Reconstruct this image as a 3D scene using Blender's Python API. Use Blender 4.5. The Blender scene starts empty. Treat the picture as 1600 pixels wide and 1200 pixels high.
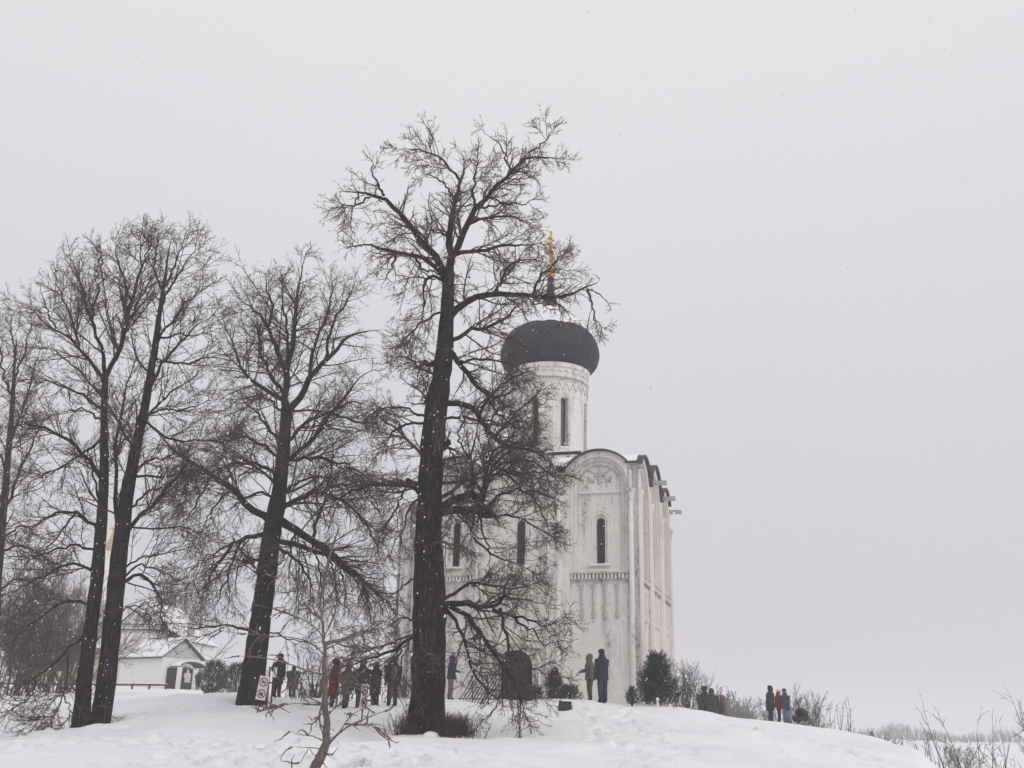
import bpy, bmesh, math, random
import numpy as np
from mathutils import Matrix, Vector
from mathutils.geometry import tessellate_polygon

random.seed(7)
rng = np.random.default_rng(11)
scene = bpy.context.scene
C = scene.collection
R = math.radians

# ------------------------------------------------------------------ camera
F, PITCH, ROLL, EZ = 1588.0, 0.3201, 0.0211, 3.8
cam_d = bpy.data.cameras.new('camera'); cam = bpy.data.objects.new('camera', cam_d); C.objects.link(cam)
cam_d.sensor_width = 36.0; cam_d.lens = F / 1600 * 36; cam_d.clip_start = 0.1; cam_d.clip_end = 6000
cam.matrix_world = Matrix.Translation((0, 0, EZ)) @ Matrix.Rotation(math.pi / 2 + PITCH, 4, 'X') @ Matrix.Rotation(ROLL, 4, 'Z')
scene.camera = cam

# ------------------------------------------------------------------ sky and sun (overcast)
world = bpy.data.worlds.new('World'); scene.world = world; world.use_nodes = True
wn, wl = world.node_tree.nodes, world.node_tree.links
wn.clear()
SUN_EL, SUN_AZ = R(30), R(140)
sky = wn.new('ShaderNodeTexSky'); sky.sky_type = 'NISHITA'; sky.sun_disc = False
sky.sun_elevation = SUN_EL; sky.sun_rotation = SUN_AZ; sky.air_density = 1.0; sky.dust_density = 6.0
hsv = wn.new('ShaderNodeHueSaturation'); hsv.inputs['Saturation'].default_value = 0.12
wl.new(sky.outputs[0], hsv.inputs['Color'])
tc = wn.new('ShaderNodeTexCoord'); sep = wn.new('ShaderNodeSeparateXYZ'); wl.new(tc.outputs['Generated'], sep.inputs[0])
ramp = wn.new('ShaderNodeValToRGB')                       # cloud deck: a little brighter overhead than at the horizon
ramp.color_ramp.elements[0].position = 0.0; ramp.color_ramp.elements[0].color = (6.0, 5.93, 6.36, 1)
ramp.color_ramp.elements[1].position = 0.75; ramp.color_ramp.elements[1].color = (8.45, 8.3, 8.5, 1)
wl.new(sep.outputs['Z'], ramp.inputs[0])
mixw = wn.new('ShaderNodeMix'); mixw.data_type = 'RGBA'; mixw.inputs[0].default_value = 0.98
cn = wn.new('ShaderNodeTexNoise'); cn.inputs['Scale'].default_value = 1.6; cn.inputs['Detail'].default_value = 5; wl.new(tc.outputs['Generated'], cn.inputs['Vector'])
cr_ = wn.new('ShaderNodeMapRange'); cr_.inputs['To Min'].default_value = .965; cr_.inputs['To Max'].default_value = 1.035; wl.new(cn.outputs[0], cr_.inputs[0])
cv = wn.new('ShaderNodeVectorMath'); cv.operation = 'SCALE'; wl.new(ramp.outputs[0], cv.inputs[0]); wl.new(cr_.outputs[0], cv.inputs['Scale'])
wl.new(hsv.outputs[0], mixw.inputs[6]); wl.new(cv.outputs[0], mixw.inputs[7])
bg = wn.new('ShaderNodeBackground'); bg.inputs['Strength'].default_value = 0.099
wl.new(mixw.outputs[2], bg.inputs['Color'])
wo = wn.new('ShaderNodeOutputWorld'); wl.new(bg.outputs[0], wo.inputs['Surface'])
sl = bpy.data.lights.new('sun', 'SUN'); sl.energy = 0.72; sl.angle = R(40); sl.color = (1.0, 0.95, 0.9)
sun = bpy.data.objects.new('sun', sl); C.objects.link(sun)
sd = Vector((math.sin(SUN_AZ) * math.cos(SUN_EL), math.cos(SUN_AZ) * math.cos(SUN_EL), math.sin(SUN_EL)))
sun.rotation_euler = (-sd).to_track_quat('-Z', 'Y').to_euler(); sun.location = (60, 60, 80)
scene.view_settings.view_transform = 'Standard'; scene.view_settings.look = 'None'
scene.view_settings.exposure = 0.0; scene.view_settings.gamma = 1.0; scene.view_settings.use_curve_mapping = False
scene.render.engine = 'CYCLES'
scene.cycles.max_bounces = 6; scene.cycles.diffuse_bounces = 4; scene.cycles.volume_bounces = 2
scene.cycles.transparent_max_bounces = 4

# ------------------------------------------------------------------ helpers
def U(px, py, Y):
    """world point on the sight line of a photo pixel, Y metres into the scene"""
    du, dv = px - 800.0, py - 600.0
    cr, sr, c, s = math.cos(ROLL), math.sin(ROLL), math.cos(PITCH), math.sin(PITCH)
    u, v = cr * du + sr * dv, -sr * du + cr * dv
    xc, yc = u / F, -v / F
    wx, wy, wz = xc, c - s * yc, s + c * yc
    k = Y / wy
    return np.array((wx * k, Y, wz * k + EZ))

def DEP(p): return p[1] * math.cos(PITCH) + (p[2] - EZ) * math.sin(PITCH)

def tag(o, label=None, cat=None, group=None, kind=None):
    if label: o['label'] = label
    if cat: o['category'] = cat
    if group: o['group'] = group
    if kind: o['kind'] = kind
    return o

def empty(name, loc=(0, 0, 0), rz=0.0, parent=None):
    o = bpy.data.objects.new(name, None); o.empty_display_size = 0.3; C.objects.link(o)
    o.location = loc; o.rotation_euler = (0, 0, rz)
    if parent: o.parent = parent
    return o

def link(name, me, mat=None, parent=None):
    o = bpy.data.objects.new(name, me); C.objects.link(o)
    if mat is not None:
        for m in (mat if isinstance(mat, (list, tuple)) else [mat]): me.materials.append(m)
    if parent: o.parent = parent
    return o

def mesh_np(name, v, polys, smooth=True):
    """polys: list of int arrays (n,k); builds a mesh fast"""
    me = bpy.data.meshes.new(name)
    v = np.asarray(v, dtype=np.float32).reshape(-1, 3)
    polys = [np.asarray(p, dtype=np.int32) for p in polys if len(p)]
    loops = np.concatenate([p.ravel() for p in polys])
    tot = np.concatenate([np.full(len(p), p.shape[1], dtype=np.int32) for p in polys])
    start = np.concatenate([[0], np.cumsum(tot)[:-1]]).astype(np.int32)
    me.vertices.add(len(v)); me.vertices.foreach_set('co', v.ravel())
    me.loops.add(len(loops)); me.loops.foreach_set('vertex_index', loops)
    me.polygons.add(len(tot)); me.polygons.foreach_set('loop_start', start)
    if smooth: me.polygons.foreach_set('use_smooth', np.ones(len(tot), dtype=bool))
    me.update(calc_edges=True)
    return me

class MB:
    """collects simple shapes into one mesh"""
    def __init__(s): s.v = []; s.f = []
    def add(s, vs, fs):
        n = len(s.v); s.v += [tuple(map(float, p)) for p in vs]; s.f += [tuple(i + n for i in f) for f in fs]; return s
    def box(s, a, b, M=None):
        (x0, y0, z0), (x1, y1, z1) = a, b
        vs = [(x0, y0, z0), (x1, y0, z0), (x1, y1, z0), (x0, y1, z0), (x0, y0, z1), (x1, y0, z1), (x1, y1, z1), (x0, y1, z1)]
        if M is not None: vs = [M @ Vector(p) for p in vs]
        return s.add(vs, [(0, 3, 2, 1), (4, 5, 6, 7), (0, 1, 5, 4), (1, 2, 6, 5), (2, 3, 7, 6), (3, 0, 4, 7)])
    def tube(s, pts, r, n=8, cap=True, sq=None):
        P = [Vector(p) for p in pts]; K = len(P)
        rr = r if hasattr(r, '__len__') else [r] * K
        d = (P[-1] - P[0]); ref = Vector((0, 0, 1)) if abs(d.normalized().z) < .9 else Vector((0, 1, 0))
        vs = []
        for i in range(K):
            T = (P[min(i + 1, K - 1)] - P[max(i - 1, 0)]).normalized()
            A = T.cross(ref).normalized(); B = T.cross(A)
            for j in range(n):
                a = 2 * math.pi * j / n
                vs.append(P[i] + rr[i] * (math.cos(a) * A + math.sin(a) * B))
        fs = [(i * n + j, i * n + (j + 1) % n, (i + 1) * n + (j + 1) % n, (i + 1) * n + j) for i in range(K - 1) for j in range(n)]
        if cap: fs += [tuple(range(n))[::-1], tuple(range((K - 1) * n, K * n))]
        return s.add(vs, fs)
    def lathe(s, prof, n=24, c=(0, 0, 0), a0=0, a1=2 * math.pi, sy=1.0):
        full = abs(a1 - a0 - 2 * math.pi) < 1e-6; m = n if full else n + 1
        vs = [(c[0] + r * math.cos(a0 + (a1 - a0) * j / n), c[1] + sy * r * math.sin(a0 + (a1 - a0) * j / n), c[2] + z) for r, z in prof for j in range(m)]
        fs = [(i * m + j, i * m + (j + 1) % m, (i + 1) * m + (j + 1) % m, (i + 1) * m + j) for i in range(len(prof) - 1) for j in range(n)]
        return s.add(vs, fs)
    def slab(s, outer, holes, y0, y1, back=False):
        """(x,z) outline with holes, front at y0, edges running to y1"""
        polys = [outer] + list(holes)
        tri = tessellate_polygon([[Vector((x, z, 0)) for x, z in p] for p in polys])
        flat = [p for q in polys for p in q]
        n = len(s.v); N = len(flat)
        s.v += [(x, y0, z) for x, z in flat] + [(x, y1, z) for x, z in flat]
        for t in tri:
            a, b, c = [flat[i] for i in t]
            cr = (b[0] - a[0]) * (c[1] - a[1]) - (b[1] - a[1]) * (c[0] - a[0])
            t = t if cr > 0 else t[::-1]
            s.f.append(tuple(n + i for i in t))
            if back: s.f.append(tuple(n + N + i for i in t[::-1]))
        o = 0
        for k, p in enumerate(polys):
            for i in range(len(p)):
                a, b = o + i, o + (i + 1) % len(p)
                s.f.append((n + a, n + N + a, n + N + b, n + b))
            o += len(p)
        return s
    def sphere(s, c, r, nu=10, nv=7, M=None):
        rx, ry, rz = r if hasattr(r, '__len__') else (r, r, r)
        vs = []
        for i in range(nv + 1):
            t = math.pi * i / nv
            for j in range(nu):
                a = 2 * math.pi * j / nu
                p = Vector((rx * math.sin(t) * math.cos(a), ry * math.sin(t) * math.sin(a), rz * math.cos(t)))
                if M is not None: p = M @ p
                vs.append(p + Vector(c))
        return s.add(vs, [(i * nu + j, (i + 1) * nu + j, (i + 1) * nu + (j + 1) % nu, i * nu + (j + 1) % nu) for i in range(nv) for j in range(nu)])
    def build(s, name, mat, parent=None, smooth=False, bevel=0.0, autosmooth=None):
        me = bpy.data.meshes.new(name); me.from_pydata(s.v, [], s.f); me.validate(); me.update()
        if smooth or autosmooth:
            for p in me.polygons: p.use_smooth = True
        if autosmooth:
            try: me.set_sharp_from_angle(angle=R(autosmooth))
            except Exception: pass
        o = link(name, me, mat, parent)
        if bevel:
            b = o.modifiers.new('bevel', 'BEVEL'); b.width = bevel; b.segments = 2; b.limit_method = 'ANGLE'
        return o

# ------------------------------------------------------------------ materials
def nodes_of(name):
    m = bpy.data.materials.new(name); m.use_nodes = True
    nt = m.node_tree; b = nt.nodes['Principled BSDF']
    return m, nt.nodes, nt.links, b

def simple(name, col, rough=0.7, noise=0.25, scale=8.0, metal=0.0, bump=0.0, col2=None, spec=0.3):
    m, n, l, b = nodes_of(name)
    b.inputs['Roughness'].default_value = rough; b.inputs['Metallic'].default_value = metal
    b.inputs['Specular IOR Level'].default_value = spec
    t = n.new('ShaderNodeTexCoord'); nz = n.new('ShaderNodeTexNoise'); nz.inputs['Scale'].default_value = scale; nz.inputs['Detail'].default_value = 6
    l.new(t.outputs['Object'], nz.inputs['Vector'])
    rp = n.new('ShaderNodeValToRGB'); rp.color_ramp.elements[0].position = .3; rp.color_ramp.elements[1].position = .7
    c2 = col2 or tuple(min(1, c * (1 + noise)) for c in col)
    c1 = tuple(c * (1 - noise) for c in col)
    rp.color_ramp.elements[0].color = (*c1, 1); rp.color_ramp.elements[1].color = (*c2, 1)
    l.new(nz.outputs[0], rp.inputs[0]); l.new(rp.outputs[0], b.inputs['Base Color'])
    if bump:
        bp = n.new('ShaderNodeBump'); bp.inputs['Strength'].default_value = bump; bp.inputs['Distance'].default_value = .02
        l.new(nz.outputs[0], bp.inputs['Height']); l.new(bp.outputs[0], b.inputs['Normal'])
    return m

def snow_on_top(m, lo=0.55, hi=0.8, col=(.86, .87, .9), nscale=3.0, amt=0.25):
    """settled snow where the surface faces up, broken up by noise"""
    n, l = m.node_tree.nodes, m.node_tree.links; b = n['Principled BSDF']
    old = b.inputs['Base Color'].links[0].from_socket
    g = n.new('ShaderNodeNewGeometry'); sx = n.new('ShaderNodeSeparateXYZ'); l.new(g.outputs['True Normal'], sx.inputs[0])
    nz = n.new('ShaderNodeTexNoise'); nz.inputs['Scale'].default_value = nscale; nz.inputs['Detail'].default_value = 4
    l.new(g.outputs['Position'], nz.inputs['Vector'])
    ma = n.new('ShaderNodeMath'); ma.operation = 'MULTIPLY_ADD'; ma.inputs[1].default_value = amt * 2; ma.inputs[2].default_value = -amt
    l.new(nz.outputs[0], ma.inputs[0])
    ad = n.new('ShaderNodeMath'); l.new(sx.outputs['Z'], ad.inputs[0]); l.new(ma.outputs[0], ad.inputs[1])
    mr = n.new('ShaderNodeMapRange'); mr.inputs['From Min'].default_value = lo; mr.inputs['From Max'].default_value = hi; l.new(ad.outputs[0], mr.inputs[0])
    mx = n.new('ShaderNodeMix'); mx.data_type = 'RGBA'; l.new(mr.outputs[0], mx.inputs[0]); l.new(old, mx.inputs[6]); mx.inputs[7].default_value = (*col, 1)
    l.new(mx.outputs[2], b.inputs['Base Color'])
    return m

def bark(name, c1, c2, snow=True, scale=7.0, flecks=True):
    m, n, l, b = nodes_of(name)
    b.inputs['Roughness'].default_value = .9; b.inputs['Specular IOR Level'].default_value = .15
    t = n.new('ShaderNodeTexCoord'); mp = n.new('ShaderNodeMapping'); mp.inputs['Scale'].default_value = (1, 1, .16)
    l.new(t.outputs['Object'], mp.inputs['Vector'])
    nz = n.new('ShaderNodeTexNoise'); nz.inputs['Scale'].default_value = scale * 2; nz.inputs['Detail'].default_value = 5; nz.inputs['Distortion'].default_value = .6
    l.new(mp.outputs[0], nz.inputs['Vector'])
    vo = n.new('ShaderNodeTexVoronoi'); vo.feature = 'DISTANCE_TO_EDGE'; vo.inputs['Scale'].default_value = scale * 1.6; l.new(mp.outputs[0], vo.inputs['Vector'])
    mu = n.new('ShaderNodeMath'); mu.operation = 'MULTIPLY'; l.new(nz.outputs[0], mu.inputs[0]); l.new(vo.outputs['Distance'], mu.inputs[1])
    rp = n.new('ShaderNodeValToRGB'); rp.color_ramp.elements[0].position = .02; rp.color_ramp.elements[1].position = .32
    rp.color_ramp.elements[0].color = (*c1, 1); rp.color_ramp.elements[1].color = (*c2, 1)
    l.new(mu.outputs[0], rp.inputs[0])
    last = rp.outputs[0]
    if flecks:                                              # snow crystals caught in the bark
        fl = n.new('ShaderNodeTexNoise'); fl.inputs['Scale'].default_value = 26; fl.inputs['Detail'].default_value = 2; l.new(t.outputs['Object'], fl.inputs['Vector'])
        fr = n.new('ShaderNodeMapRange'); fr.inputs['From Min'].default_value = .72; fr.inputs['From Max'].default_value = .78; fr.inputs['To Max'].default_value = .7
        l.new(fl.outputs[0], fr.inputs[0])
        mx = n.new('ShaderNodeMix'); mx.data_type = 'RGBA'; l.new(fr.outputs[0], mx.inputs[0]); l.new(last, mx.inputs[6]); mx.inputs[7].default_value = (.6, .6, .63, 1)
        last = mx.outputs[2]
    l.new(last, b.inputs['Base Color'])
    bp = n.new('ShaderNodeBump'); bp.inputs['Strength'].default_value = .9; bp.inputs['Distance'].default_value = .05
    l.new(mu.outputs[0], bp.inputs['Height']); l.new(bp.outputs[0], b.inputs['Normal'])
    if snow: snow_on_top(m, .8, .95, nscale=2.2, amt=.3)
    return m

def limestone(name, col, dirt=1.0, rosy=0.0, th=.5):
    m, n, l, b = nodes_of(name)
    b.inputs['Roughness'].default_value = .85; b.inputs['Specular IOR Level'].default_value = .2
    t = n.new('ShaderNodeTexCoord')
    # vertical run-off streaks and patchy grime on whitewash
    mp = n.new('ShaderNodeMapping'); mp.inputs['Scale'].default_value = (1.6, 1.6, .22); l.new(t.outputs['Object'], mp.inputs['Vector'])
    n1 = n.new('ShaderNodeTexNoise'); n1.inputs['Scale'].default_value = 1.5; n1.inputs['Detail'].default_value = 8; n1.inputs['Roughness'].default_value = .65; l.new(mp.outputs[0], n1.inputs['Vector'])
    n2 = n.new('ShaderNodeTexNoise'); n2.inputs['Scale'].default_value = 5.5; n2.inputs['Detail'].default_value = 8; n2.inputs['Roughness'].default_value = .7; l.new(t.outputs['Object'], n2.inputs['Vector'])
    n3 = n.new('ShaderNodeTexNoise'); n3.inputs['Scale'].default_value = .35; n3.inputs['Detail'].default_value = 3; l.new(t.outputs['Object'], n3.inputs['Vector'])
    r1 = n.new('ShaderNodeMapRange'); r1.inputs['From Min'].default_value = th; r1.inputs['From Max'].default_value = th + .26; l.new(n1.outputs[0], r1.inputs[0])
    r2 = n.new('ShaderNodeMapRange'); r2.inputs['From Min'].default_value = .5; r2.inputs['From Max'].default_value = .72; l.new(n2.outputs[0], r2.inputs[0])
    a = n.new('ShaderNodeMath'); a.operation = 'MULTIPLY'; l.new(r1.outputs[0], a.inputs[0]); l.new(r2.outputs[0], a.inputs[1])
    a2 = n.new('ShaderNodeMath'); a2.operation = 'MULTIPLY_ADD'; l.new(r1.outputs[0], a2.inputs[0]); a2.inputs[1].default_value = .28; l.new(a.outputs[0], a2.inputs[2])
    sc = n.new('ShaderNodeMath'); sc.operation = 'MULTIPLY'; sc.inputs[1].default_value = dirt; sc.use_clamp = True; l.new(a2.outputs[0], sc.inputs[0])
    base = n.new('ShaderNodeMix'); base.data_type = 'RGBA'
    base.inputs[6].default_value = (*[c * .93 for c in col], 1); base.inputs[7].default_value = (min(1, col[0] * 1.05), min(1, col[1] * (1.03 - rosy)), min(1, col[2] * (1.02 - rosy)), 1)
    l.new(n3.outputs[0], base.inputs[0])
    mx = n.new('ShaderNodeMix'); mx.data_type = 'RGBA'; l.new(sc.outputs[0], mx.inputs[0]); l.new(base.outputs[2], mx.inputs[6]); mx.inputs[7].default_value = (.19, .19, .185, 1)
    # ashlar courses, faint
    br = n.new('ShaderNodeTexBrick'); br.inputs['Scale'].default_value = 1.0; br.inputs['Mortar Size'].default_value = .008; br.inputs['Brick Width'].default_value = .75; br.inputs['Row Height'].default_value = .42
    br.inputs['Color1'].default_value = (1, 1, 1, 1); br.inputs['Color2'].default_value = (.95, .95, .95, 1); br.inputs['Mortar'].default_value = (.78, .78, .78, 1)
    cm = n.new('ShaderNodeCombineXYZ'); sp = n.new('ShaderNodeSeparateXYZ'); l.new(t.outputs['Object'], sp.inputs[0])
    sm = n.new('ShaderNodeMath'); l.new(sp.outputs['X'], sm.inputs[0]); l.new(sp.outputs['Y'], sm.inputs[1])
    l.new(sm.outputs[0], cm.inputs[0]); l.new(sp.outputs['Z'], cm.inputs[1]); l.new(cm.outputs[0], br.inputs['Vector'])
    m2 = n.new('ShaderNodeMix'); m2.data_type = 'RGBA'; m2.blend_type = 'MULTIPLY'; m2.inputs[0].default_value = .75
    l.new(mx.outputs[2], m2.inputs[6]); l.new(br.outputs[0], m2.inputs[7]); l.new(m2.outputs[2], b.inputs['Base Color'])
    bp = n.new('ShaderNodeBump'); bp.inputs['Strength'].default_value = .35; bp.inputs['Distance'].default_value = .02
    l.new(n2.outputs[0], bp.inputs['Height']); l.new(bp.outputs[0], b.inputs['Normal'])
    return m

def snow_mat(name):
    m, n, l, b = nodes_of(name)
    b.inputs['Roughness'].default_value = .75; b.inputs['Specular IOR Level'].default_value = .2
    g = n.new('ShaderNodeNewGeometry')
    n1 = n.new('ShaderNodeTexNoise'); n1.inputs['Scale'].default_value = .45; n1.inputs['Detail'].default_value = 6; l.new(g.outputs['Position'], n1.inputs['Vector'])
    n2 = n.new('ShaderNodeTexNoise'); n2.inputs['Scale'].default_value = 5; n2.inputs['Detail'].default_value = 8; n2.inputs['Roughness'].default_value = .65; l.new(g.outputs['Position'], n2.inputs['Vector'])
    rp = n.new('ShaderNodeValToRGB'); rp.color_ramp.elements[0].position = .35; rp.color_ramp.elements[1].position = .65
    rp.color_ramp.elements[0].color = (.88, .88, .905, 1); rp.color_ramp.elements[1].color = (.94, .94, .955, 1)
    l.new(n1.outputs[0], rp.inputs[0]); l.new(rp.outputs[0], b.inputs['Base Color'])
    bp = n.new('ShaderNodeBump'); bp.inputs['Strength'].default_value = .8; bp.inputs['Distance'].default_value = .07
    l.new(n2.outputs[0], bp.inputs['Height']); l.new(bp.outputs[0], b.inputs['Normal'])
    return m

M = {}
M['snow'] = snow_mat('snow')
M['stone'] = limestone('whitewashed_limestone', (.8, .783, .755), 1.9, .02, .49)
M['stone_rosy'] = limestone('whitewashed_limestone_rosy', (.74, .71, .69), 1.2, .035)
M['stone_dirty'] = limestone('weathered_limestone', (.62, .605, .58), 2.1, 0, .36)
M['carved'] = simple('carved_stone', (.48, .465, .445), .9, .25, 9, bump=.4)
M['rooftin'] = simple('roof_tin', (.055, .055, .062), .6, .25, 4)
M['spout'] = snow_on_top(simple('spout_tin', (.38, .38, .39), .6, .2, 4), .4, .7)
M['dome'] = snow_on_top(simple('dome_copper', (.028, .027, .036), .6, .35, 3, spec=.3), .8, 1.0, nscale=5, amt=.2)
M['dark_pane'] = simple('dark_window_glass', (.035, .033, .037), .25, .2, 3, spec=.5)
M['gold'] = simple('gilding', (.72, .42, .13), .32, .12, 5, metal=.75)
M['gold_dull'] = simple('weathered_gilding', (.5, .36, .2), .5, .15, 5, metal=.4)
M['door'] = simple('dark_blue_door', (.014, .015, .027), .8, .3, 3, spec=.1)
M['bark'] = bark('lime_bark', (.016, .012, .013), (.075, .06, .058))
M['bark_far'] = bark('lime_bark_grey', (.017, .013, .014), (.07, .056, .056))
M['twig'] = snow_on_top(simple('twig_bark', (.085, .055, .053), .9, .3, 6), .9, 1.0, nscale=3, amt=.3)
M['twig_red'] = simple('reddish_twig_bark', (.118, .066, .061), .9, .3, 6)
M['twig_grey'] = simple('grey_twig_bark', (.085, .072, .074), .9, .3, 6)
M['twig_dark'] = simple('dark_shrub_twig', (.07, .038, .038), .9, .35, 6)
M['sapling'] = bark('sapling_bark', (.13, .108, .098), (.3, .255, .235), True, 14, False)
M['needle'] = snow_on_top(simple('juniper_needles', (.03, .042, .041), .8, .35, 12), .6, 1.0, nscale=9, amt=.4)
M['needle_green'] = simple('thuja_needles', (.034, .044, .034), .8, .35, 12)
M['metal_dark'] = simple('dark_iron', (.013, .012, .014), .7, .2, 9, spec=.15)
M['brown_wood'] = snow_on_top(simple('brown_wood', (.075, .04, .032), .8, .3, 12), .75, .95)
M['white_paint'] = simple('white_painted_plate', (.72, .66, .65), .5, .05, 6)
M['sign_ink'] = simple('sign_ring_ink', (.16, .045, .05), .6, .1, 6)
M['sign_black'] = simple('sign_black_ink', (.05, .03, .035), .6, .1, 6)
M['house_wall'] = limestone('white_rendered_wall', (.84, .84, .82), .2)
M['gable_wall'] = limestone('grey_gable_boards', (.50, .50, .51), .5)
M['beige_wall'] = limestone('beige_rendered_wall', (.55, .48, .36), .5)
M['fresco'] = simple('faded_red_mural', (.42, .22, .16), .9, .6, 5, col2=(.62, .55, .5))
fm, fn, fl_, fb_ = nodes_of('snowflake'); fb_.inputs['Base Color'].default_value = (.97, .97, .98, 1); fb_.inputs['Roughness'].default_value = .9
fb_.inputs['Specular IOR Level'].default_value = 0
tr_ = fn.new('ShaderNodeBsdfTranslucent'); tr_.inputs['Color'].default_value = (.98, .98, .99, 1); mxs = fn.new('ShaderNodeMixShader'); mxs.inputs[0].default_value = .5
fl_.new(fb_.outputs[0], mxs.inputs[1]); fl_.new(tr_.outputs[0], mxs.inputs[2]); fl_.new(mxs.outputs[0], fn['Material Output'].inputs['Surface']); M['flake'] = fm
M['dryleaf'] = simple('dry_brown_leaf', (.13, .06, .045), .9, .3, 8)

# ------------------------------------------------------------------ terrain
def vnoise(x, y, seed=0):
    xi, yi = np.floor(x).astype(np.int64), np.floor(y).astype(np.int64)
    xf, yf = x - xi, y - yi
    def h(a, b):
        k = (a * 374761393 + b * 668265263 + seed * 974711) & 0x7fffffff
        k = ((k ^ (k >> 13)) * 1274126177) & 0x7fffffff
        return ((k ^ (k >> 16)) & 0xffff) / 65535.0
    u, v = xf * xf * (3 - 2 * xf), yf * yf * (3 - 2 * yf)
    return (h(xi, yi) * (1 - u) + h(xi + 1, yi) * u) * (1 - v) + (h(xi, yi + 1) * (1 - u) + h(xi + 1, yi + 1) * u) * v - .5

TH = 0.2856                                                  # church yaw
corner = np.array((5.43, 42.3)); e1 = np.array((-math.cos(TH), math.sin(TH))); e2 = np.array((math.sin(TH), math.cos(TH)))
FX0, FX1, LEN = -4.7, 5.1, 10.4                              # facade from its middle line, depth
CH0 = corner + 5.1 * e1                                      # local origin of the church
def ch_xy(x, y): return CH0 - x * e1 + y * e2

ctrl = []
for p in ((0, 0, 2.2), (-10, 0, 2.15), (12, 0, 2.1), (-15, -12, 2.1), (15, -12, 2), (0, -30, 2), (-40, 0, 2.2), (40, -5, .9), (-25, 12, 2.5), (60, 60, 0.1),
          (60, 30, .2), (40, 18, .3), (20, 33, .8), (26, 42, .4), (34, 60, .3), (32, 80, .1), (20, 110, 0.2), (50, 110, 0), (0, 110, 1.5), (8.5, 47.5, 3.5), (10.3, 47, 3.45),
          (13, 62, 3.3), (24, 60, 1.6), (-35, 92, 6.0), (-45, 60, 4.8), (-60, 95, 5.8), (-15, 95, 5.0), (-30, 120, 5.6), (-60, 30, 3.2), (-8, 50, 4.5), (-14, 60, 4.7), (100, 60, 0), (-100, 60, 4), (0, -80, 1.5), (80, 0, 0.2), (-90, 0, 2.2), (90, 120, 0), (-90, 130, 4)):
    ctrl.append(p)
for px, py, Y in ((100, 1216, 12), (500, 1207, 11.5), (800, 1209, 12), (1150, 1212, 13), (1430, 1235, 16), (0, 1180, 20), (300, 1160, 21), (560, 1165, 21), (800, 1172, 21), (1150, 1182, 22),
                  (668, 1152, 28), (900, 1143, 29), (1150, 1152, 30), (400, 1128, 29), (140, 1136, 29), (250, 1120, 30), (60, 1158, 26), (330, 1084, 40), (400, 1087, 40), (440, 1094, 39), (490, 1106, 39), (540, 1109, 38), (600, 1105, 38),
                  (640, 1093, 39.5), (720, 1104, 38), (800, 1107, 37.5), (850, 1095, 37.5), (900, 1095, 37.5), (950, 1099, 38), (1000, 1102, 37), (1060, 1108, 38), (1100, 1111, 38), (1150, 1122, 44), (1150, 1132, 36), (1200, 1140, 39), (1250, 1150, 39), (1300, 1158, 39), (1200, 1131, 48), (1250, 1140, 48),
                  (1300, 1148, 46), (1350, 1160, 44), (1400, 1163, 42), (1430, 1171, 39), (1442, 1178, 37.5), (1455, 1190, 35.5), (1465, 1201, 33), (1452, 1194, 40), (1466, 1218, 41), (1500, 1216, 42), (1550, 1222, 45), (1480, 1220, 30.5), (1500, 1245, 28), (1300, 1165, 33), (20, 1152, 33), (90, 1136, 36), (40, 1108, 48), (60, 1087, 62), (200, 1100, 38), (250, 1086, 52), (200, 1081, 75), (320, 1081, 75)):
    ctrl.append(tuple(U(px, py, Y)))
for x, y in ((-4.7, 0), (5.1, 0), (0, 5), (5, 10), (-5, 10), (0, 0)):
    q = ch_xy(x, y); ctrl.append((q[0], q[1], EZ + .62))
ctrl = np.array(ctrl)
def tps(r2): return np.where(r2 > 1e-9, .5 * r2 * np.log(np.maximum(r2, 1e-9)), 0)
nC = len(ctrl); Ac = np.zeros((nC + 3, nC + 3))
Ac[:nC, :nC] = tps(((ctrl[:, None, :2] - ctrl[None, :, :2]) ** 2).sum(-1)) + np.eye(nC) * .15
Ac[:nC, nC] = 1; Ac[:nC, nC + 1:] = ctrl[:, :2]; Ac[nC, :nC] = 1; Ac[nC + 1:, :nC] = ctrl[:, :2].T
wC = np.linalg.solve(Ac, np.concatenate([ctrl[:, 2], np.zeros(3)]))
def ground_z(x, y):
    x = np.atleast_1d(np.asarray(x, float)); y = np.atleast_1d(np.asarray(y, float))
    xc, yc = np.clip(x, -110, 110), np.clip(y, -80, 135)
    z = np.empty(len(x))
    for i in range(0, len(x), 20000):
        a, b = xc[i:i + 20000], yc[i:i + 20000]
        z[i:i + 20000] = tps((a[:, None] - ctrl[None, :, 0]) ** 2 + (b[:, None] - ctrl[None, :, 1]) ** 2) @ wC[:nC] + wC[nC] + wC[nC + 1] * a + wC[nC + 2] * b
    rr = np.hypot(x, y - 40); w = np.clip((rr - 90) / 60, 0, 1); w = w * w * (3 - 2 * w)
    z = z * (1 - w) + 0.0 * w
    ra = x / np.maximum(y, 1.0); wt = np.clip((y - 16) / 6, 0, 1) * np.clip((75 - y) / 15, 0, 1)        # the bank falls away to the meadow
    drop = np.clip((ra - .383) / .015, 0, 6) * .27 * wt
    return np.maximum(z - drop, np.minimum(z, .3))
def gz(x, y): return float(ground_z(x, y)[0])

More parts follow.
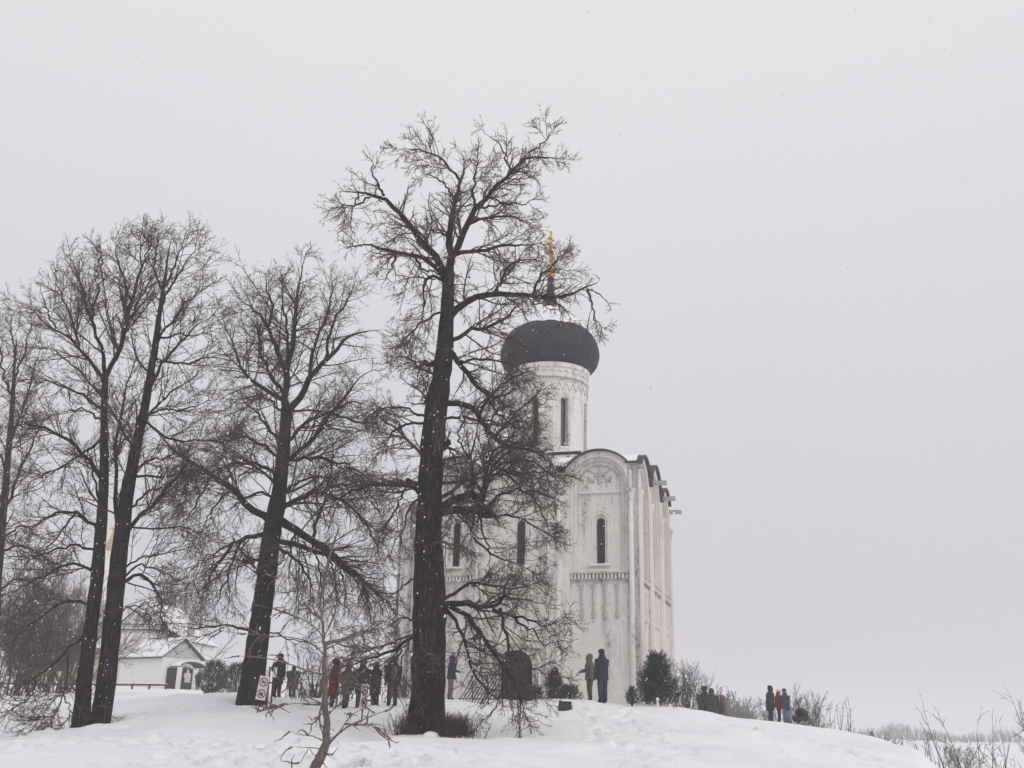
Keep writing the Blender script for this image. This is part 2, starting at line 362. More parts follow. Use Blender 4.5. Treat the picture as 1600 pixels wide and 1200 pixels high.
def axis(lo, hi, step, far):
    inner = np.arange(lo, hi, step); out = []
    d = step; a = hi
    right = []
    while a < far: right.append(a); d *= 1.22; a += d
    d = step; a = lo - step; left = []
    while a > -far: left.append(a); d *= 1.22; a -= d
    return np.array(left[::-1] + list(inner) + right)
gx, gy = axis(-13, 14, .115, 2600), axis(11, 40, .125, 2600)
GX, GY = np.meshgrid(gx, gy); fx, fy = GX.ravel(), GY.ravel()
GZ = ground_z(fx, fy)
near = np.clip(1.4 - np.hypot(fx, fy - 25) / 60, 0, 1) * np.clip(1 - (fx - 7) / 7, .2, 1)
GZ += near * (vnoise(fx * .5, fy * .5, 1) * .2 + vnoise(fx * 1.3, fy * 1.3, 2) * .11 + vnoise(fx * 3.1, fy * 3.1, 3) * .045)
def pits(pts, r=.12, dep=.125):
    pts = np.asarray(pts); dirs = np.gradient(pts, axis=0) if len(pts) > 2 else np.zeros_like(pts)
    th0 = math.atan2(pts[-1, 1] - pts[0, 1], pts[-1, 0] - pts[0, 0])
    for x, y in pts:
        th = th0 + rng.normal(0, .35); rl = r * rng.uniform(.85, 1.15)
        m = (np.abs(fx - x) < .8) & (np.abs(fy - y) < .8); dx, dy = fx[m] - x, fy[m] - y
        u, v = dx * math.cos(th) + dy * math.sin(th), -dx * math.sin(th) + dy * math.cos(th)
        d2 = (u / (rl * 1.7)) ** 2 + (v / rl) ** 2
        GZ[m] += dep * rng.uniform(.6, 1.1) * (-np.exp(-d2 * d2) + .35 * np.exp(-((np.sqrt(d2) - 1.55) / .4) ** 2))
def trail(a, b, n, spread):
    A, B = U(*a)[:2], U(*b)[:2]
    t = np.linspace(0, 1, n)[:, None]; nrm = np.array((-(B - A)[1], (B - A)[0])) / np.linalg.norm(B - A)
    wob = np.cumsum(rng.normal(0, spread * .25, (n, 1)), axis=0) * .6
    return A + (B - A) * t + nrm * ((np.arange(n)[:, None] % 2 - .5) * .24 + wob) + rng.normal(0, spread * .5, (n, 2))
pits(trail((905, 1112, 35), (1010, 1185, 20), 60, .35)); pits(trail((965, 1120, 35), (1060, 1180, 21), 50, .3)); pits(trail((1000, 1185, 20), (1080, 1215, 13), 30, .4))
pits(trail((1080, 1125, 36), (1300, 1165, 30), 60, .8), .13, .11)
pits(trail((330, 1100, 36), (330, 1180, 18), 420, 1.6), .15, .09); pits(trail((330, 1180, 18), (200, 1215, 12), 300, 1.3), .14, .085); pits(trail((400, 1112, 34), (600, 1112, 35), 120, .8), .13, .1)
for px_, Y_, r_ in ((668, 28, .85), (143, 29, .8), (396, 36.5, .85)):    # hollows the wind scours round the trunks
    q = U(px_, 1120, Y_); d_ = np.hypot(fx - q[0], fy - q[1]); GZ += -.14 * np.exp(-(d_ / r_) ** 4) + .08 * np.exp(-((d_ - r_ * 1.45) / .3) ** 2)
nx, ny = len(gx), len(gy)
idx = np.arange(nx * ny).reshape(ny, nx)
quads = np.stack([idx[:-1, :-1].ravel(), idx[:-1, 1:].ravel(), idx[1:, 1:].ravel(), idx[1:, :-1].ravel()], 1)
ground = link('ground', mesh_np('ground', np.stack([fx, fy, GZ], 1), [quads]), M['snow'])
tag(ground, 'snow covered mound and meadow with footprints', 'snow ground', kind='structure')

# ------------------------------------------------------------------ branching
def frames(P):
    T = np.gradient(P, axis=1); T /= np.linalg.norm(T, axis=2, keepdims=True) + 1e-9
    D = P[:, -1] - P[:, 0]; ref = np.zeros_like(D); ref[np.arange(len(D)), np.argmin(np.abs(D), axis=1)] = 1
    A = np.cross(T, ref[:, None, :]); A /= np.linalg.norm(A, axis=2, keepdims=True) + 1e-9
    return T, A, np.cross(T, A)

class Tubes:
    def __init__(s): s.v = []; s.q = []; s.t = []; s.n = 0
    def add(s, P, rad, S=3, tip=True, rough=0.0):
        N, K, _ = P.shape
        if N == 0: return
        T, A, B = frames(P)
        ang = np.arange(S) * 2 * np.pi / S
        kk = K - 1 if tip else K
        rr = rad[:, :kk, None, None]
        if rough:
            rr = rr * (1 + rng.normal(0, rough, (N, kk, S, 1)))
        ring = P[:, :kk, None, :] + rr * (np.cos(ang)[None, None, :, None] * A[:, :kk, None, :] + np.sin(ang)[None, None, :, None] * B[:, :kk, None, :])
        per = kk * S + (1 if tip else 0)
        V = np.empty((N, per, 3)); V[:, :kk * S] = ring.reshape(N, kk * S, 3)
        if tip: V[:, -1] = P[:, -1]
        i = np.arange(kk - 1)[:, None] * S; j = np.arange(S)[None, :]; jn = (j + 1) % S
        q = np.stack([i + j, i + jn, i + S + jn, i + S + j], -1).reshape(-1, 4)
        off = (s.n + np.arange(N) * per)[:, None, None]
        if len(q): s.q.append((q[None] + off).reshape(-1, 4))
        if tip:
            b = (kk - 1) * S
            t = np.stack([b + np.arange(S), b + (np.arange(S) + 1) % S, np.full(S, kk * S)], -1)
            s.t.append((t[None] + off).reshape(-1, 3))
        s.v.append(V.reshape(-1, 3)); s.n += N * per
    def ntris(s): return sum(len(a) for a in s.q) * 2 + sum(len(a) for a in s.t)
    def build(s, name, mat, parent=None, smooth=True):
        v = np.concatenate(s.v); polys = []
        if s.q: polys.append(np.concatenate(s.q))
        if s.t: polys.append(np.concatenate(s.t))
        if parent is not None: v = v - np.array(parent.location)
        return link(name, mesh_np(name, v, polys, smooth), mat, parent)

def resample(pts, K):
    pts = np.asarray(pts, float)
    # Catmull-like smoothing through linear interpolation on arc length, then relax
    d = np.concatenate([[0], np.cumsum(np.linalg.norm(np.diff(pts[:, :3], axis=0), axis=1))])
    t = np.linspace(0, d[-1], K)
    out = np.stack([np.interp(t, d, pts[:, k]) for k in range(pts.shape[1])], 1)
    for _ in range(2): out[1:-1] = .25 * out[:-2] + .5 * out[1:-1] + .25 * out[2:]
    return out

def spawn(P, rad, dens, t0, ang, length, K, wig, trop, ratio, rmin, rmax=1.0, taper=.5, seg_end=False, lenpow=.35):
    """children grown from parent polylines: density per metre, angle (mean, sd), length (mean, sd)"""
    N, Kp, _ = P.shape
    L = np.linalg.norm(np.diff(P, axis=1), axis=2).sum(1)
    cnt = rng.poisson(dens * L * (1 - t0)) + (1 if seg_end else 0)
    par = np.repeat(np.arange(N), cnt); n = len(par)
    if n == 0: return np.zeros((0, K, 3)), np.zeros((0, K))
    t = t0 + (1 - t0) * rng.random(n) ** .9
    if seg_end:
        first = np.concatenate([[0], np.cumsum(cnt)[:-1]])[cnt > 0]; t[first] = .97
    fi = t * (Kp - 1); i0 = np.minimum(fi.astype(int), Kp - 2); fr = (fi - i0)[:, None]
    p0 = P[par, i0] * (1 - fr) + P[par, i0 + 1] * fr
    T = P[par, i0 + 1] - P[par, i0]; T /= np.linalg.norm(T, axis=1, keepdims=True) + 1e-9
    r0 = rad[par, i0] * (1 - fr[:, 0]) + rad[par, i0 + 1] * fr[:, 0]
    rv = rng.normal(size=(n, 3)); rv -= (rv * T).sum(1, keepdims=True) * T; rv /= np.linalg.norm(rv, axis=1, keepdims=True) + 1e-9
    a = np.radians(np.clip(rng.normal(ang[0], ang[1], n), 8, 110))[:, None]
    d = np.cos(a) * T + np.sin(a) * rv
    ln = np.clip(rng.normal(length[0], length[1], n), length[0] * .25, length[0] * 2.2) * (1 - taper * t) * (np.clip(L[par], .3, 3) / 1.5) ** lenpow
    out = np.empty((n, K, 3)); out[:, 0] = p0
    tr = np.array(trop)
    for k in range(1, K):
        d = d + rng.normal(0, wig, (n, 3)) + tr * (1.0 / K)
        d /= np.linalg.norm(d, axis=1, keepdims=True)
        out[:, k] = out[:, k - 1] + d * (ln / (K - 1))[:, None]
    rb = np.clip(r0 * ratio, rmin, rmax)
    rr = rb[:, None] * np.linspace(1, .45, K)[None, :]
    return out, np.maximum(rr, rmin * .6)

def traced(pts, Y0, k, w0, w1, K=14, dy0=0.0, jit=.03):
    """a limb seen in the photograph: pixel path, depth drifting by k metres per metre of run"""
    P = []; run = 0; prev = None
    for px, py in pts:
        if prev is not None: run += math.hypot(px - prev[0], py - prev[1]) * Y0 / F
        prev = (px, py)
        P.append(U(px, py, Y0 + dy0 + k * run))
    P = resample(P, K); P[1:] += rng.normal(0, jit * Y0 / 28, (K - 1, 3)) * min(1, Y0 / 28) ** 2
    r = np.linspace(w0, w1, K) * .47 * np.array([DEP(p) for p in P]) / F
    if w1 < 5: r[-4:] *= np.array([.9, .75, .58, .4])
    return P, r

def bare_tree(name, label, Y0, trunks, limbs, cfg, mats, group=None, extra=None):
    base = U(trunks[0][0][0], trunks[0][0][1], Y0)
    zb = gz(base[0], base[1])
    root = empty(name, (base[0], base[1], zb)); tag(root, label, 'tree', group)
    skP, skR = [], []
    for tr in trunks:
        P = []; 
        for q in tr: w_ = U(q[0], q[1], Y0 + (q[3] if len(q) > 3 else 0)); P.append(np.append(w_, q[2] * .475 * DEP(w_) / F))
        K = 40
        S = resample(P, K); S[0, 2] = min(S[0, 2], gz(S[0, 0], S[0, 1])) - .35
        S[:4, 3] *= np.array([1.22, 1.1, 1.03, 1.0]) if tr is trunks[0] else 1
        S[1:, :2] += rng.normal(0, .006, (K - 1, 2)); rad = S[:, 3] * (1 + rng.normal(0, .025, K))
        tb = Tubes(); tb.add(S[None, :, :3], rad[None], S=18, tip=False, rough=.035)
        tb.build('trunk', mats[0], root)
        skP.append(resample(S[:, :3], 14)); skR.append(np.interp(np.linspace(0, 1, 14), np.linspace(0, 1, K), rad))
    LP, LR = [], []
    for lb in limbs:
        pts, w0, w1 = lb[0], lb[1], lb[2]; k = lb[3] if len(lb) > 3 else rng.uniform(-.55, .55)
        P, r = traced(pts, Y0, k, w0, w1)
        tb = Tubes(); tb.add(P[None], r[None], S=8 if w0 > 6 else 6, tip=False, rough=.05); tb.build('limb', mats[0], root)
        LP.append(P); LR.append(r)
    LP, LR = np.array(LP), np.array(LR)
    crown = Tubes()
    # limbs out of the trunk towards and away from the viewer, which the photograph shows end on
    TP, TR = np.array(skP), np.array(skR)
    xP, xR = spawn(TP, TR, cfg['xd'], cfg['xt'], (62, 14), (cfg['xl'], .6), 10, .1, cfg['xtrop'], .28, .02, .06, taper=cfg.get('xtaper', .35), lenpow=0)
    crown.add(xP, xR, S=5)
    allP = [resample(p, 10)[None] for p in LP]; P1 = np.concatenate(allP + [xP]); R1 = np.concatenate([np.interp(np.linspace(0, 1, 10), np.linspace(0, 1, 14), r)[None] for r in LR] + [xR])
    P2, R2 = spawn(P1, R1, cfg['d2'], .12, (44, 13), cfg['l2'], 8, cfg['wig'], cfg['trop2'], .45, .0105, .03, taper=.78, seg_end=True, lenpow=.2)
    crown.add(P2, R2, S=4)
    P3, R3 = spawn(P2, R2, cfg['d3'], .12, (42, 13), cfg['l3'], 5, cfg['wig'], cfg['trop3'], .55, .0082, .013, seg_end=True)
    crown.add(P3, R3, S=3)
    P4, R4 = spawn(P3, R3, cfg['d4'], .1, (40, 13), cfg['l4'], 3, .1, cfg['trop4'], .65, .0062, .009, seg_end=True)
    # a few twigs straight off the second order too
    crown.build('crown', mats[1], root)
    tw = Tubes(); tw.add(P4, R4, S=3); 
    o = tw.build('twigs', mats[2], root, smooth=False)
    print(name, 'tris', crown.ntris() + tw.ntris(), len(P2), len(P3), len(P4))
    return root

# ------------------------------------------------------------------ the church
ZB = 0.5                                                     # church base above eye level; heights below are above eye level
church = empty('church', (CH0[0], CH0[1], EZ + ZB), -TH)
tag(church, 'white stone single-domed church with slit windows and dark dome on the mound', 'church')

def arch_outline(cx, half, spring, z0, n=20):
    return [(cx - half, z0), (cx + half, z0)] + [(cx + half * math.cos(math.pi * i / n), spring + half * math.sin(math.pi * i / n)) for i in range(n + 1)]

def wall_top(x, zaks, flat):
    z = flat if (x < zaks[0][0] - 1.2 or x > zaks[-1][0] + 1.2) else flat - .3
    for cx, Rr, top in zaks:
        d = Rr * Rr - (x - cx) ** 2
        if d > 0: z = max(z, top - Rr + math.sqrt(d))
    return z

def place(o, side):
    """turn a piece built for the front onto another side of the church"""
    if side == 'front': return o
    if side == 'right': o.location = (FX1, LEN / 2, 0); o.rotation_euler = (0, 0, math.pi / 2)
    if side == 'back': o.location = (.2, LEN, 0); o.rotation_euler = (0, 0, math.pi)
    if side == 'left': o.location = (FX0, LEN / 2, 0); o.rotation_euler = (0, 0, -math.pi / 2)
    return o

def h(z): return z - ZB
def facade(side, x0, x1, bays, zaks, flat, stone, detail):
    xs = np.linspace(x0, x1, 150)
    top = [(x, h(wall_top(x, zaks, flat))) for x in xs]
    outer = [(x0, h(-1.2)), (x1, h(-1.2))] + top[::-1]
    m1 = MB(); holes = [arch_outline(c, hw, h(sp), h(5.95)) for c, hw, sp, wz, ww in bays]
    low = [[(c - hw, h(-.9)), (c + hw, h(-.9)), (c + hw, h(5.935)), (c - hw, h(5.935))] for c, hw, sp, wz, ww in bays]
    m1.slab(outer, holes + low, 0, .14)
    place(m1.build('wall', stone, church), side)
    for (c, hw, sp, wz, ww) in bays:
        # first recess with its arch, then the bay panel
        m = MB(); m.slab(arch_outline(c, hw + .05, h(sp), h(5.9)), [arch_outline(c, hw - .14, h(sp), h(6.05))], .12, .26)
        place(m.build('arch_step', stone, church), side)
        m = MB(); m.slab(arch_outline(c, hw - .1, h(sp), h(5.99)), [arch_outline(c, hw - .3, h(sp), h(6.15))], .23, .34)
        place(m.build('arch_step', stone, church), side)
        for rr, zz0, y in ((hw - .004, 5.97, -.004), (hw - .15, 6.06, .118), (hw - .31, 6.16, .228)):   # grimy joint lines of the arches; dark front tone also paints in step shade
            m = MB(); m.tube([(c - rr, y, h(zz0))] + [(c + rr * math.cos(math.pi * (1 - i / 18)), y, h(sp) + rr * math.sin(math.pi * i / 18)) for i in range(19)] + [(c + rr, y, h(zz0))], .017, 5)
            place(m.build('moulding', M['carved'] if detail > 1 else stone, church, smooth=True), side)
        z0w, z1w = wz
        m = MB(); m.slab(arch_outline(c, hw - .26, h(sp), h(6.1)), [arch_outline(c, ww + .12, h(z1w - ww), h(z0w))], .33, .47)
        m.slab(arch_outline(c, ww + .15, h(z1w - ww), h(z0w - .03)), [arch_outline(c, ww, h(z1w - ww), h(z0w))], .45, .75)
        m.slab([(c - hw - .05, h(-1.2)), (c + hw + .05, h(-1.2)), (c + hw + .05, h(5.7)), (c - hw - .05, h(5.7))], [], .12, .3)
        place(m.build('bay_panel', stone, church), side)
        # window with stepped mouldings, pane and sill
        w = MB()
        for rr, y, tr in ((ww + .16, .325, .04), (ww + .27, .33, .035)):
            pts = [(c - rr, y, h(z0w))] + [(c + rr * math.cos(math.pi * (1 - i / 14)), y, h(z1w - ww) + rr * math.sin(math.pi * i / 14)) for i in range(15)] + [(c + rr, y, h(z0w))]
            w.tube(pts, tr, 6)
        wo_ = place(w.build('window', stone, church, smooth=True), side)
        p = MB(); p.slab(arch_outline(c, ww + .02, h(z1w - ww), h(z0w - .01)), [], .58, .62)
        po = p.build('pane', M['dark_pane'], wo_)
        b = MB()
        for k in range(1, 6):
            zz_ = z0w + (z1w - z0w) * k / 6; b.box((c - ww, .55, h(zz_) - .012), (c + ww, .575, h(zz_) + .012))
        b.box((c - .012, .552, h(z0w)), (c + .012, .573, h(z1w)))
        b.build('glazing_bar', M['metal_dark'], wo_)
        s_ = MB(); s_.box((c - ww - .26, .16, h(z0w) - .06), (c + ww + .26, .45, h(z0w) - .015)); s_.build('sill', M['stone'], wo_, bevel=.012)
        s_ = MB(); s_.box((c - ww - .24, .17, h(z0w) - .013), (c + ww + .24, .57, h(z0w) + .035)); s_.build('snow', M['snow'], wo_, bevel=.02)
        # belt: ledge, tooth course, little columns on brackets and their arches
        m = MB(); m.box((c - hw + .01, -.03, h(5.9)), (c + hw - .01, .13, h(5.965))); m.box((c - hw + .01, -.02, h(5.66)), (c + hw - .01, .11, h(5.715)))
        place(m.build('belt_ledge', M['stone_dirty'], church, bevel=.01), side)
        m = MB(); n = max(8, int(2 * hw / .15))
        for k in range(n):
            xx = c - hw + (k + .5) * 2 * hw / n; m.box((xx - .04, -.005, h(5.72)), (xx + .04, .1, h(5.9)))
        place(m.build('tooth_course', stone, church), side)
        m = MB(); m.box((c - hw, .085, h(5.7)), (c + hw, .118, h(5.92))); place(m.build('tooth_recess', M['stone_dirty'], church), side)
        if detail:
            nc = 4 if hw < 1.3 else 5
            for k in range(nc):
                xx = c - hw + 2 * hw * (k + 1) / (nc + 1)
                m = MB(); m.tube([(xx, .08, h(4.3)), (xx, .08, h(5.28))], .045, 8)
                m.lathe([(.05, 0), (.07, .03), (.06, .07), (.1, .16), (.1, .2)], 8, (xx, .08, h(5.26)))
                m.lathe([(.03, 0), (.09, .06), (.075, .12), (.1, .17), (.1, .21), (.06, .24)], 8, (xx, .08, h(4.08)))
                place(m.build('colonette', M['carved'] if detail > 1 else stone, church, autosmooth=40), side)
            for k in range(nc + 1):
                a_, b_ = c - hw + 2 * hw * k / (nc + 1), c - hw + 2 * hw * (k + 1) / (nc + 1); ra = (b_ - a_) / 2 - .05
                m = MB(); m.tube([((a_ + b_) / 2 + ra * math.cos(math.pi * i / 10), .1, h(5.36) + ra * math.sin(math.pi * i / 10)) for i in range(11)], .035, 6)
                place(m.build('blind_arch', stone, church, smooth=True), side)
        if detail > 1:
            # weathered carving in the head of the arch, above a thin ledge
            m = MB(); rs = random.Random(int(c * 10) + 50)
            zc_ = h(sp + .3)
            m.sphere((c, .31, zc_ + .1), (.1, .06, .18)); m.sphere((c, .3, zc_ + .33), (.062, .05, .075)); m.sphere((c, .31, zc_ - .1), (.14, .06, .07))
            for sx in (-1, 1):
                m.tube([(c + sx * .08, .31, zc_ + .18), (c + sx * .2, .3, zc_ + .15), (c + sx * .16, .29, zc_ + .3)], [.04, .035, .025], 6)
                bx_ = c + sx * .36
                m.sphere((bx_, .32, zc_ + .0), (.14, .05, .075)); m.sphere((bx_ + sx * .12, .31, zc_ + .09), (.065, .05, .065))
                for lx in (-.1, -.03, .05, .11): m.tube([(bx_ + lx, .325, zc_ - .03), (bx_ + lx + .02 * sx, .325, zc_ - .14)], .024, 5)
                m.tube([(bx_ - sx * .12, .325, zc_ + .02), (bx_ - sx * .2, .32, zc_ + .1), (bx_ - sx * .14, .32, zc_ + .2), (bx_ - sx * .08, .32, zc_ + .17)], [.025, .022, .028, .02], 6)
                m.sphere((c + sx * .3, .32, zc_ + .32), (.1, .045, .05)); m.tube([(c + sx * .32, .32, zc_ + .33), (c + sx * .42, .315, zc_ + .42), (c + sx * .5, .32, zc_ + .4)], [.03, .035, .015], 6)
            place(m.build('carved_relief', M['carved'], church, smooth=True), side)
            m = MB(); m.box((c - hw + .32, .22, h(sp - .3)), (c + hw - .32, .34, h(sp - .25))); place(m.build('tie_ledge', M['white_paint'], church, bevel=.008), side)
            m = MB(); m.box((c - hw + .34, .225, h(sp - .248)), (c + hw - .34, .33, h(sp - .225))); place(m.build('snow', M['snow'], church, bevel=.008), side)
    # shafts on the pilasters
    edges = sorted([(c - hw, c + hw) for c, hw, *_ in bays]); piers = [(x0, edges[0][0])] + [(edges[i][1], edges[i + 1][0]) for i in range(len(edges) - 1)] + [(edges[-1][1], x1)]
    for i, (a_, b_) in enumerate(piers):
        w_ = b_ - a_
        spots = [a_ + w_ * .5] if 0 < i < len(piers) - 1 else ([a_ + w_ * .72] if i == 0 else [b_ - w_ * .72])
        for xx in spots:
            m = MB(); m.tube([(xx, .0, h(-1)), (xx, .0, h(9.05))], .11, 12)
            m.lathe([(.11, 0), (.15, .05), (.12, .1), (.15, .22), (.21, .4), (.21, .46), (.14, .5)], 12, (xx, 0, h(9.0)))
            m.tube([(xx, .0, h(9.5)), (xx, .0, h(min(10.3, wall_top(xx, zaks, flat) - .2)))], .075, 10)
            place(m.build('engaged_column', stone, church, autosmooth=40), side)
    m = MB()
    for k, (z, d) in enumerate(((-.05, .12), (.12, .07))): m.box((x0 - .02, -d, h(-1.2)), (x1 + .02 + .001 * k, .13, h(z)))
    place(m.build('plinth', stone, church, bevel=.03), side)
    # tin roof edge along the zakomary and its snow
    prof = [(x, h(wall_top(x, zaks, flat))) for x in np.linspace(x0 - .1, x1 + .1, 190)]
    for cx, Rr, top in sorted(zaks):
        a_ = math.acos(max(-1, min(1, (flat - .3 - top + Rr) / Rr))); seg = [(cx + Rr * math.sin(t), top - Rr + Rr * math.cos(t)) for t in np.linspace(-a_, a_, 28)]
        seg = [p for p in seg if x0 - .05 <= p[0] <= x1 + .05 and p[1] >= wall_top(p[0], zaks, flat) - .02]
        m = MB(); loop = [(x, h(z)) for x, z in seg] + [(x, h(z) + .075) for x, z in seg[::-1]]
        m.slab(loop, [], -.16, 4.6, back=True)
        place(m.build('zakomara_roof', M['rooftin'], church), side)
        m = MB(); loop = [(x, h(z) + .078) for x, z in seg] + [(x, h(z) + .13) for x, z in seg[::-1]]
        m.slab(loop, [], .12, 4.5, back=True); place(m.build('snow', M['snow'], church), side)

R_Z, T_Z, SPR = 1.72, 11.2, 9.69
WIN = (6.33, 8.36)
front_bays = [(-3.11, 1.08, 9.72, WIN, .17), (-.14, 1.31, 9.9, WIN, .19), (3.40, 1.25, SPR, WIN, .185)]
front_zaks = [(-3.11, 1.62, 11.2), (-.12, 1.62, 11.62), (3.40, 1.72, 11.2)]
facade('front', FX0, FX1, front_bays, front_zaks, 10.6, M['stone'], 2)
side_bays = [(-3.45, 1.2, SPR, WIN, .18), (-.1, 1.3, 9.9, WIN, .18), (3.35, 1.2, SPR, WIN, .18)]
side_zaks = [(-3.45, 1.7, 11.25), (-.1, 1.62, 11.6), (3.35, 1.7, 11.25)]
facade('right', -LEN / 2 + .003, LEN / 2, side_bays, side_zaks, 10.6, M['stone_rosy'], 1)
facade('back', -4.9, 4.9, [(-3.3, 1.15, SPR, WIN, .18), (0, 1.3, 9.9, WIN, .18), (3.3, 1.15, SPR, WIN, .18)], [(-3.3, 1.65, 11.2), (0, 1.62, 11.6), (3.3, 1.65, 11.2)], 10.6, M['stone'], 0)
facade('left', -LEN / 2, LEN / 2 - .003, [(-3.35, 1.2, SPR, (9.4, 10.2), .15), (0, 1.3, 9.9, (9.5, 10.3), .15), (3.35, 1.2, SPR, (9.4, 10.2), .15)], side_zaks, 10.6, M['stone'], 0)
# roof deck under the vaults, with snow lying in the valleys
m = MB(); m.box((FX0 + .85, .85, h(10.2)), (FX1 - .85, LEN - .85, h(10.29))); m.build('roof_deck', M['rooftin'], church)
m = MB(); m.box((FX0 + .86, .86, h(10.292)), (FX1 - .86, LEN - .86, h(10.5))); m.build('snow', M['snow'], church, bevel=.04)
for a_, b_ in ((FX1 - .52, FX1 + .07), (FX0 - .07, FX0 + .3)):
    m = MB(); m.box((a_, -.16, h(10.603)), (b_, .5, h(10.66))); m.build('corner_cap', M['rooftin'], church)
m = MB(); m.box((4.655, -.006, h(.2)), (5.1, .1, h(10.55))); m.build('corner_pilaster', M['stone_dirty'], church)
# water spouts off the right-hand side
for yy, ln, dz in ((.12, .3, 0), (3.45, .78, 0), (6.95, .72, 0), (10.2, .62, -.02)):
    m = MB(); m.box((FX1 - .35, yy - .1, h(10.36 + dz)), (FX1 + ln, yy + .1, h(10.39 + dz)))
    for s_ in (-1, 1): m.box((FX1 - .35, yy + s_ * .1 - .014, h(10.391 + dz)), (FX1 + ln, yy + s_ * .1 + .014, h(10.55 + dz)))
    o = m.build('water_spout', M['spout'], church)
    m = MB(); m.box((FX1 - .3, yy - .084, h(10.392 + dz)), (FX1 + ln - .02, yy + .084, h(10.56 + dz))); m.build('snow', M['snow'], o, bevel=.03)
# apses at the left end
for yy, rr, top in ((2.0, 1.55, 9.25), (5.2, 1.95, 9.5), (8.4, 1.55, 9.25)):
    m = MB(); m.lathe([(rr, h(-1.2)), (rr, h(top)), (rr + .1, h(top + .05)), (rr + .1, h(top + .15))], 20, (FX0 + .02, yy, 0), math.pi / 2, 1.5 * math.pi)
    o = m.build('apse', M['stone'], church, autosmooth=40)
    m = MB(); m.lathe([(rr + .16, h(top + .152)), (rr * .5, h(top + .75)), (.02, h(top + 1.1))], 20, (FX0 + .02, yy, 0), math.pi / 2, 1.5 * math.pi); m.build('apse_roof', M['snow'], o, smooth=True)
    for k in range(4):
        a_ = math.pi * (.62 + .255 * k); px_, py_ = FX0 + rr * math.cos(a_), yy + rr * math.sin(a_)
        m = MB(); m.tube([(px_, py_, h(-1)), (px_, py_, h(top - .5))], .1, 10); m.lathe([(.1, 0), (.13, .06), (.11, .1), (.2, .4), (.2, .47)], 10, (px_, py_, h(top - .5)))
        m.build('engaged_column', M['stone_dirty'], o, autosmooth=40)
# portal and door
m = MB()
for hw_, y in ((.98, -.02), (.84, .03), (.71, .08)):
    m.tube([(hw_ * -1 - .1, y, h(-1))] + [(-.1 + hw_ * math.cos(math.pi * (1 - i / 16)), y, h(2.15) + hw_ * math.sin(math.pi * i / 16)) for i in range(17)] + [(hw_ - .1, y, h(-1))], .07, 8)
portal = m.build('portal', M['stone'], church, smooth=True)
m = MB(); m.slab(arch_outline(-.1, .66, h(2.15), h(-1)), [], .02, .11, back=True); door = m.build('door', M['door'], church)
for k in range(5):
    xx = -.1 - .52 + .26 * k; m = MB(); m.box((xx - .122, .004, h(-1)), (xx + .122, .0195, h(2.1 + (.5 if 0 < k < 4 else .25)))); m.build('plank', M['door'], door)
for z_ in (.7, 1.8):
    m = MB(); m.box((-.72, -.012, h(z_)), (.5, .003, h(z_ + .06))); m.build('strap_hinge', M['metal_dark'], door)
m = MB(); m.tube([(.32, -.03, h(1.05)), (.32, -.06, h(1.1)), (.32, -.06, h(1.25)), (.32, -.03, h(1.3))], .014, 6); m.build('handle', M['metal_dark'], door)

# pedestal, drum, dome
DX, DY = -.1, 5.2
m = MB(); m.box((DX - 1.98, DY - 1.98, h(10.5)), (DX + 1.98, DY + 1.98, h(12.05)))
ped = m.build('drum_pedestal', M['stone'], church, bevel=.25)
m = MB(); m.box((DX - 2.04, DY - 2.04, h(12.052)), (DX + 2.04, DY + 2.04, h(12.1))); m.build('pedestal_roof', M['rooftin'], ped, bevel=.2)
m = MB(); m.box((DX - 1.98, DY - 1.98, h(12.102)), (DX + 1.98, DY + 1.98, h(12.16))); m.build('snow', M['snow'], ped, bevel=.2)
RD = 1.9
drum = empty('drum', (DX, DY, 0), 0, church)
m = MB(); nA = 8
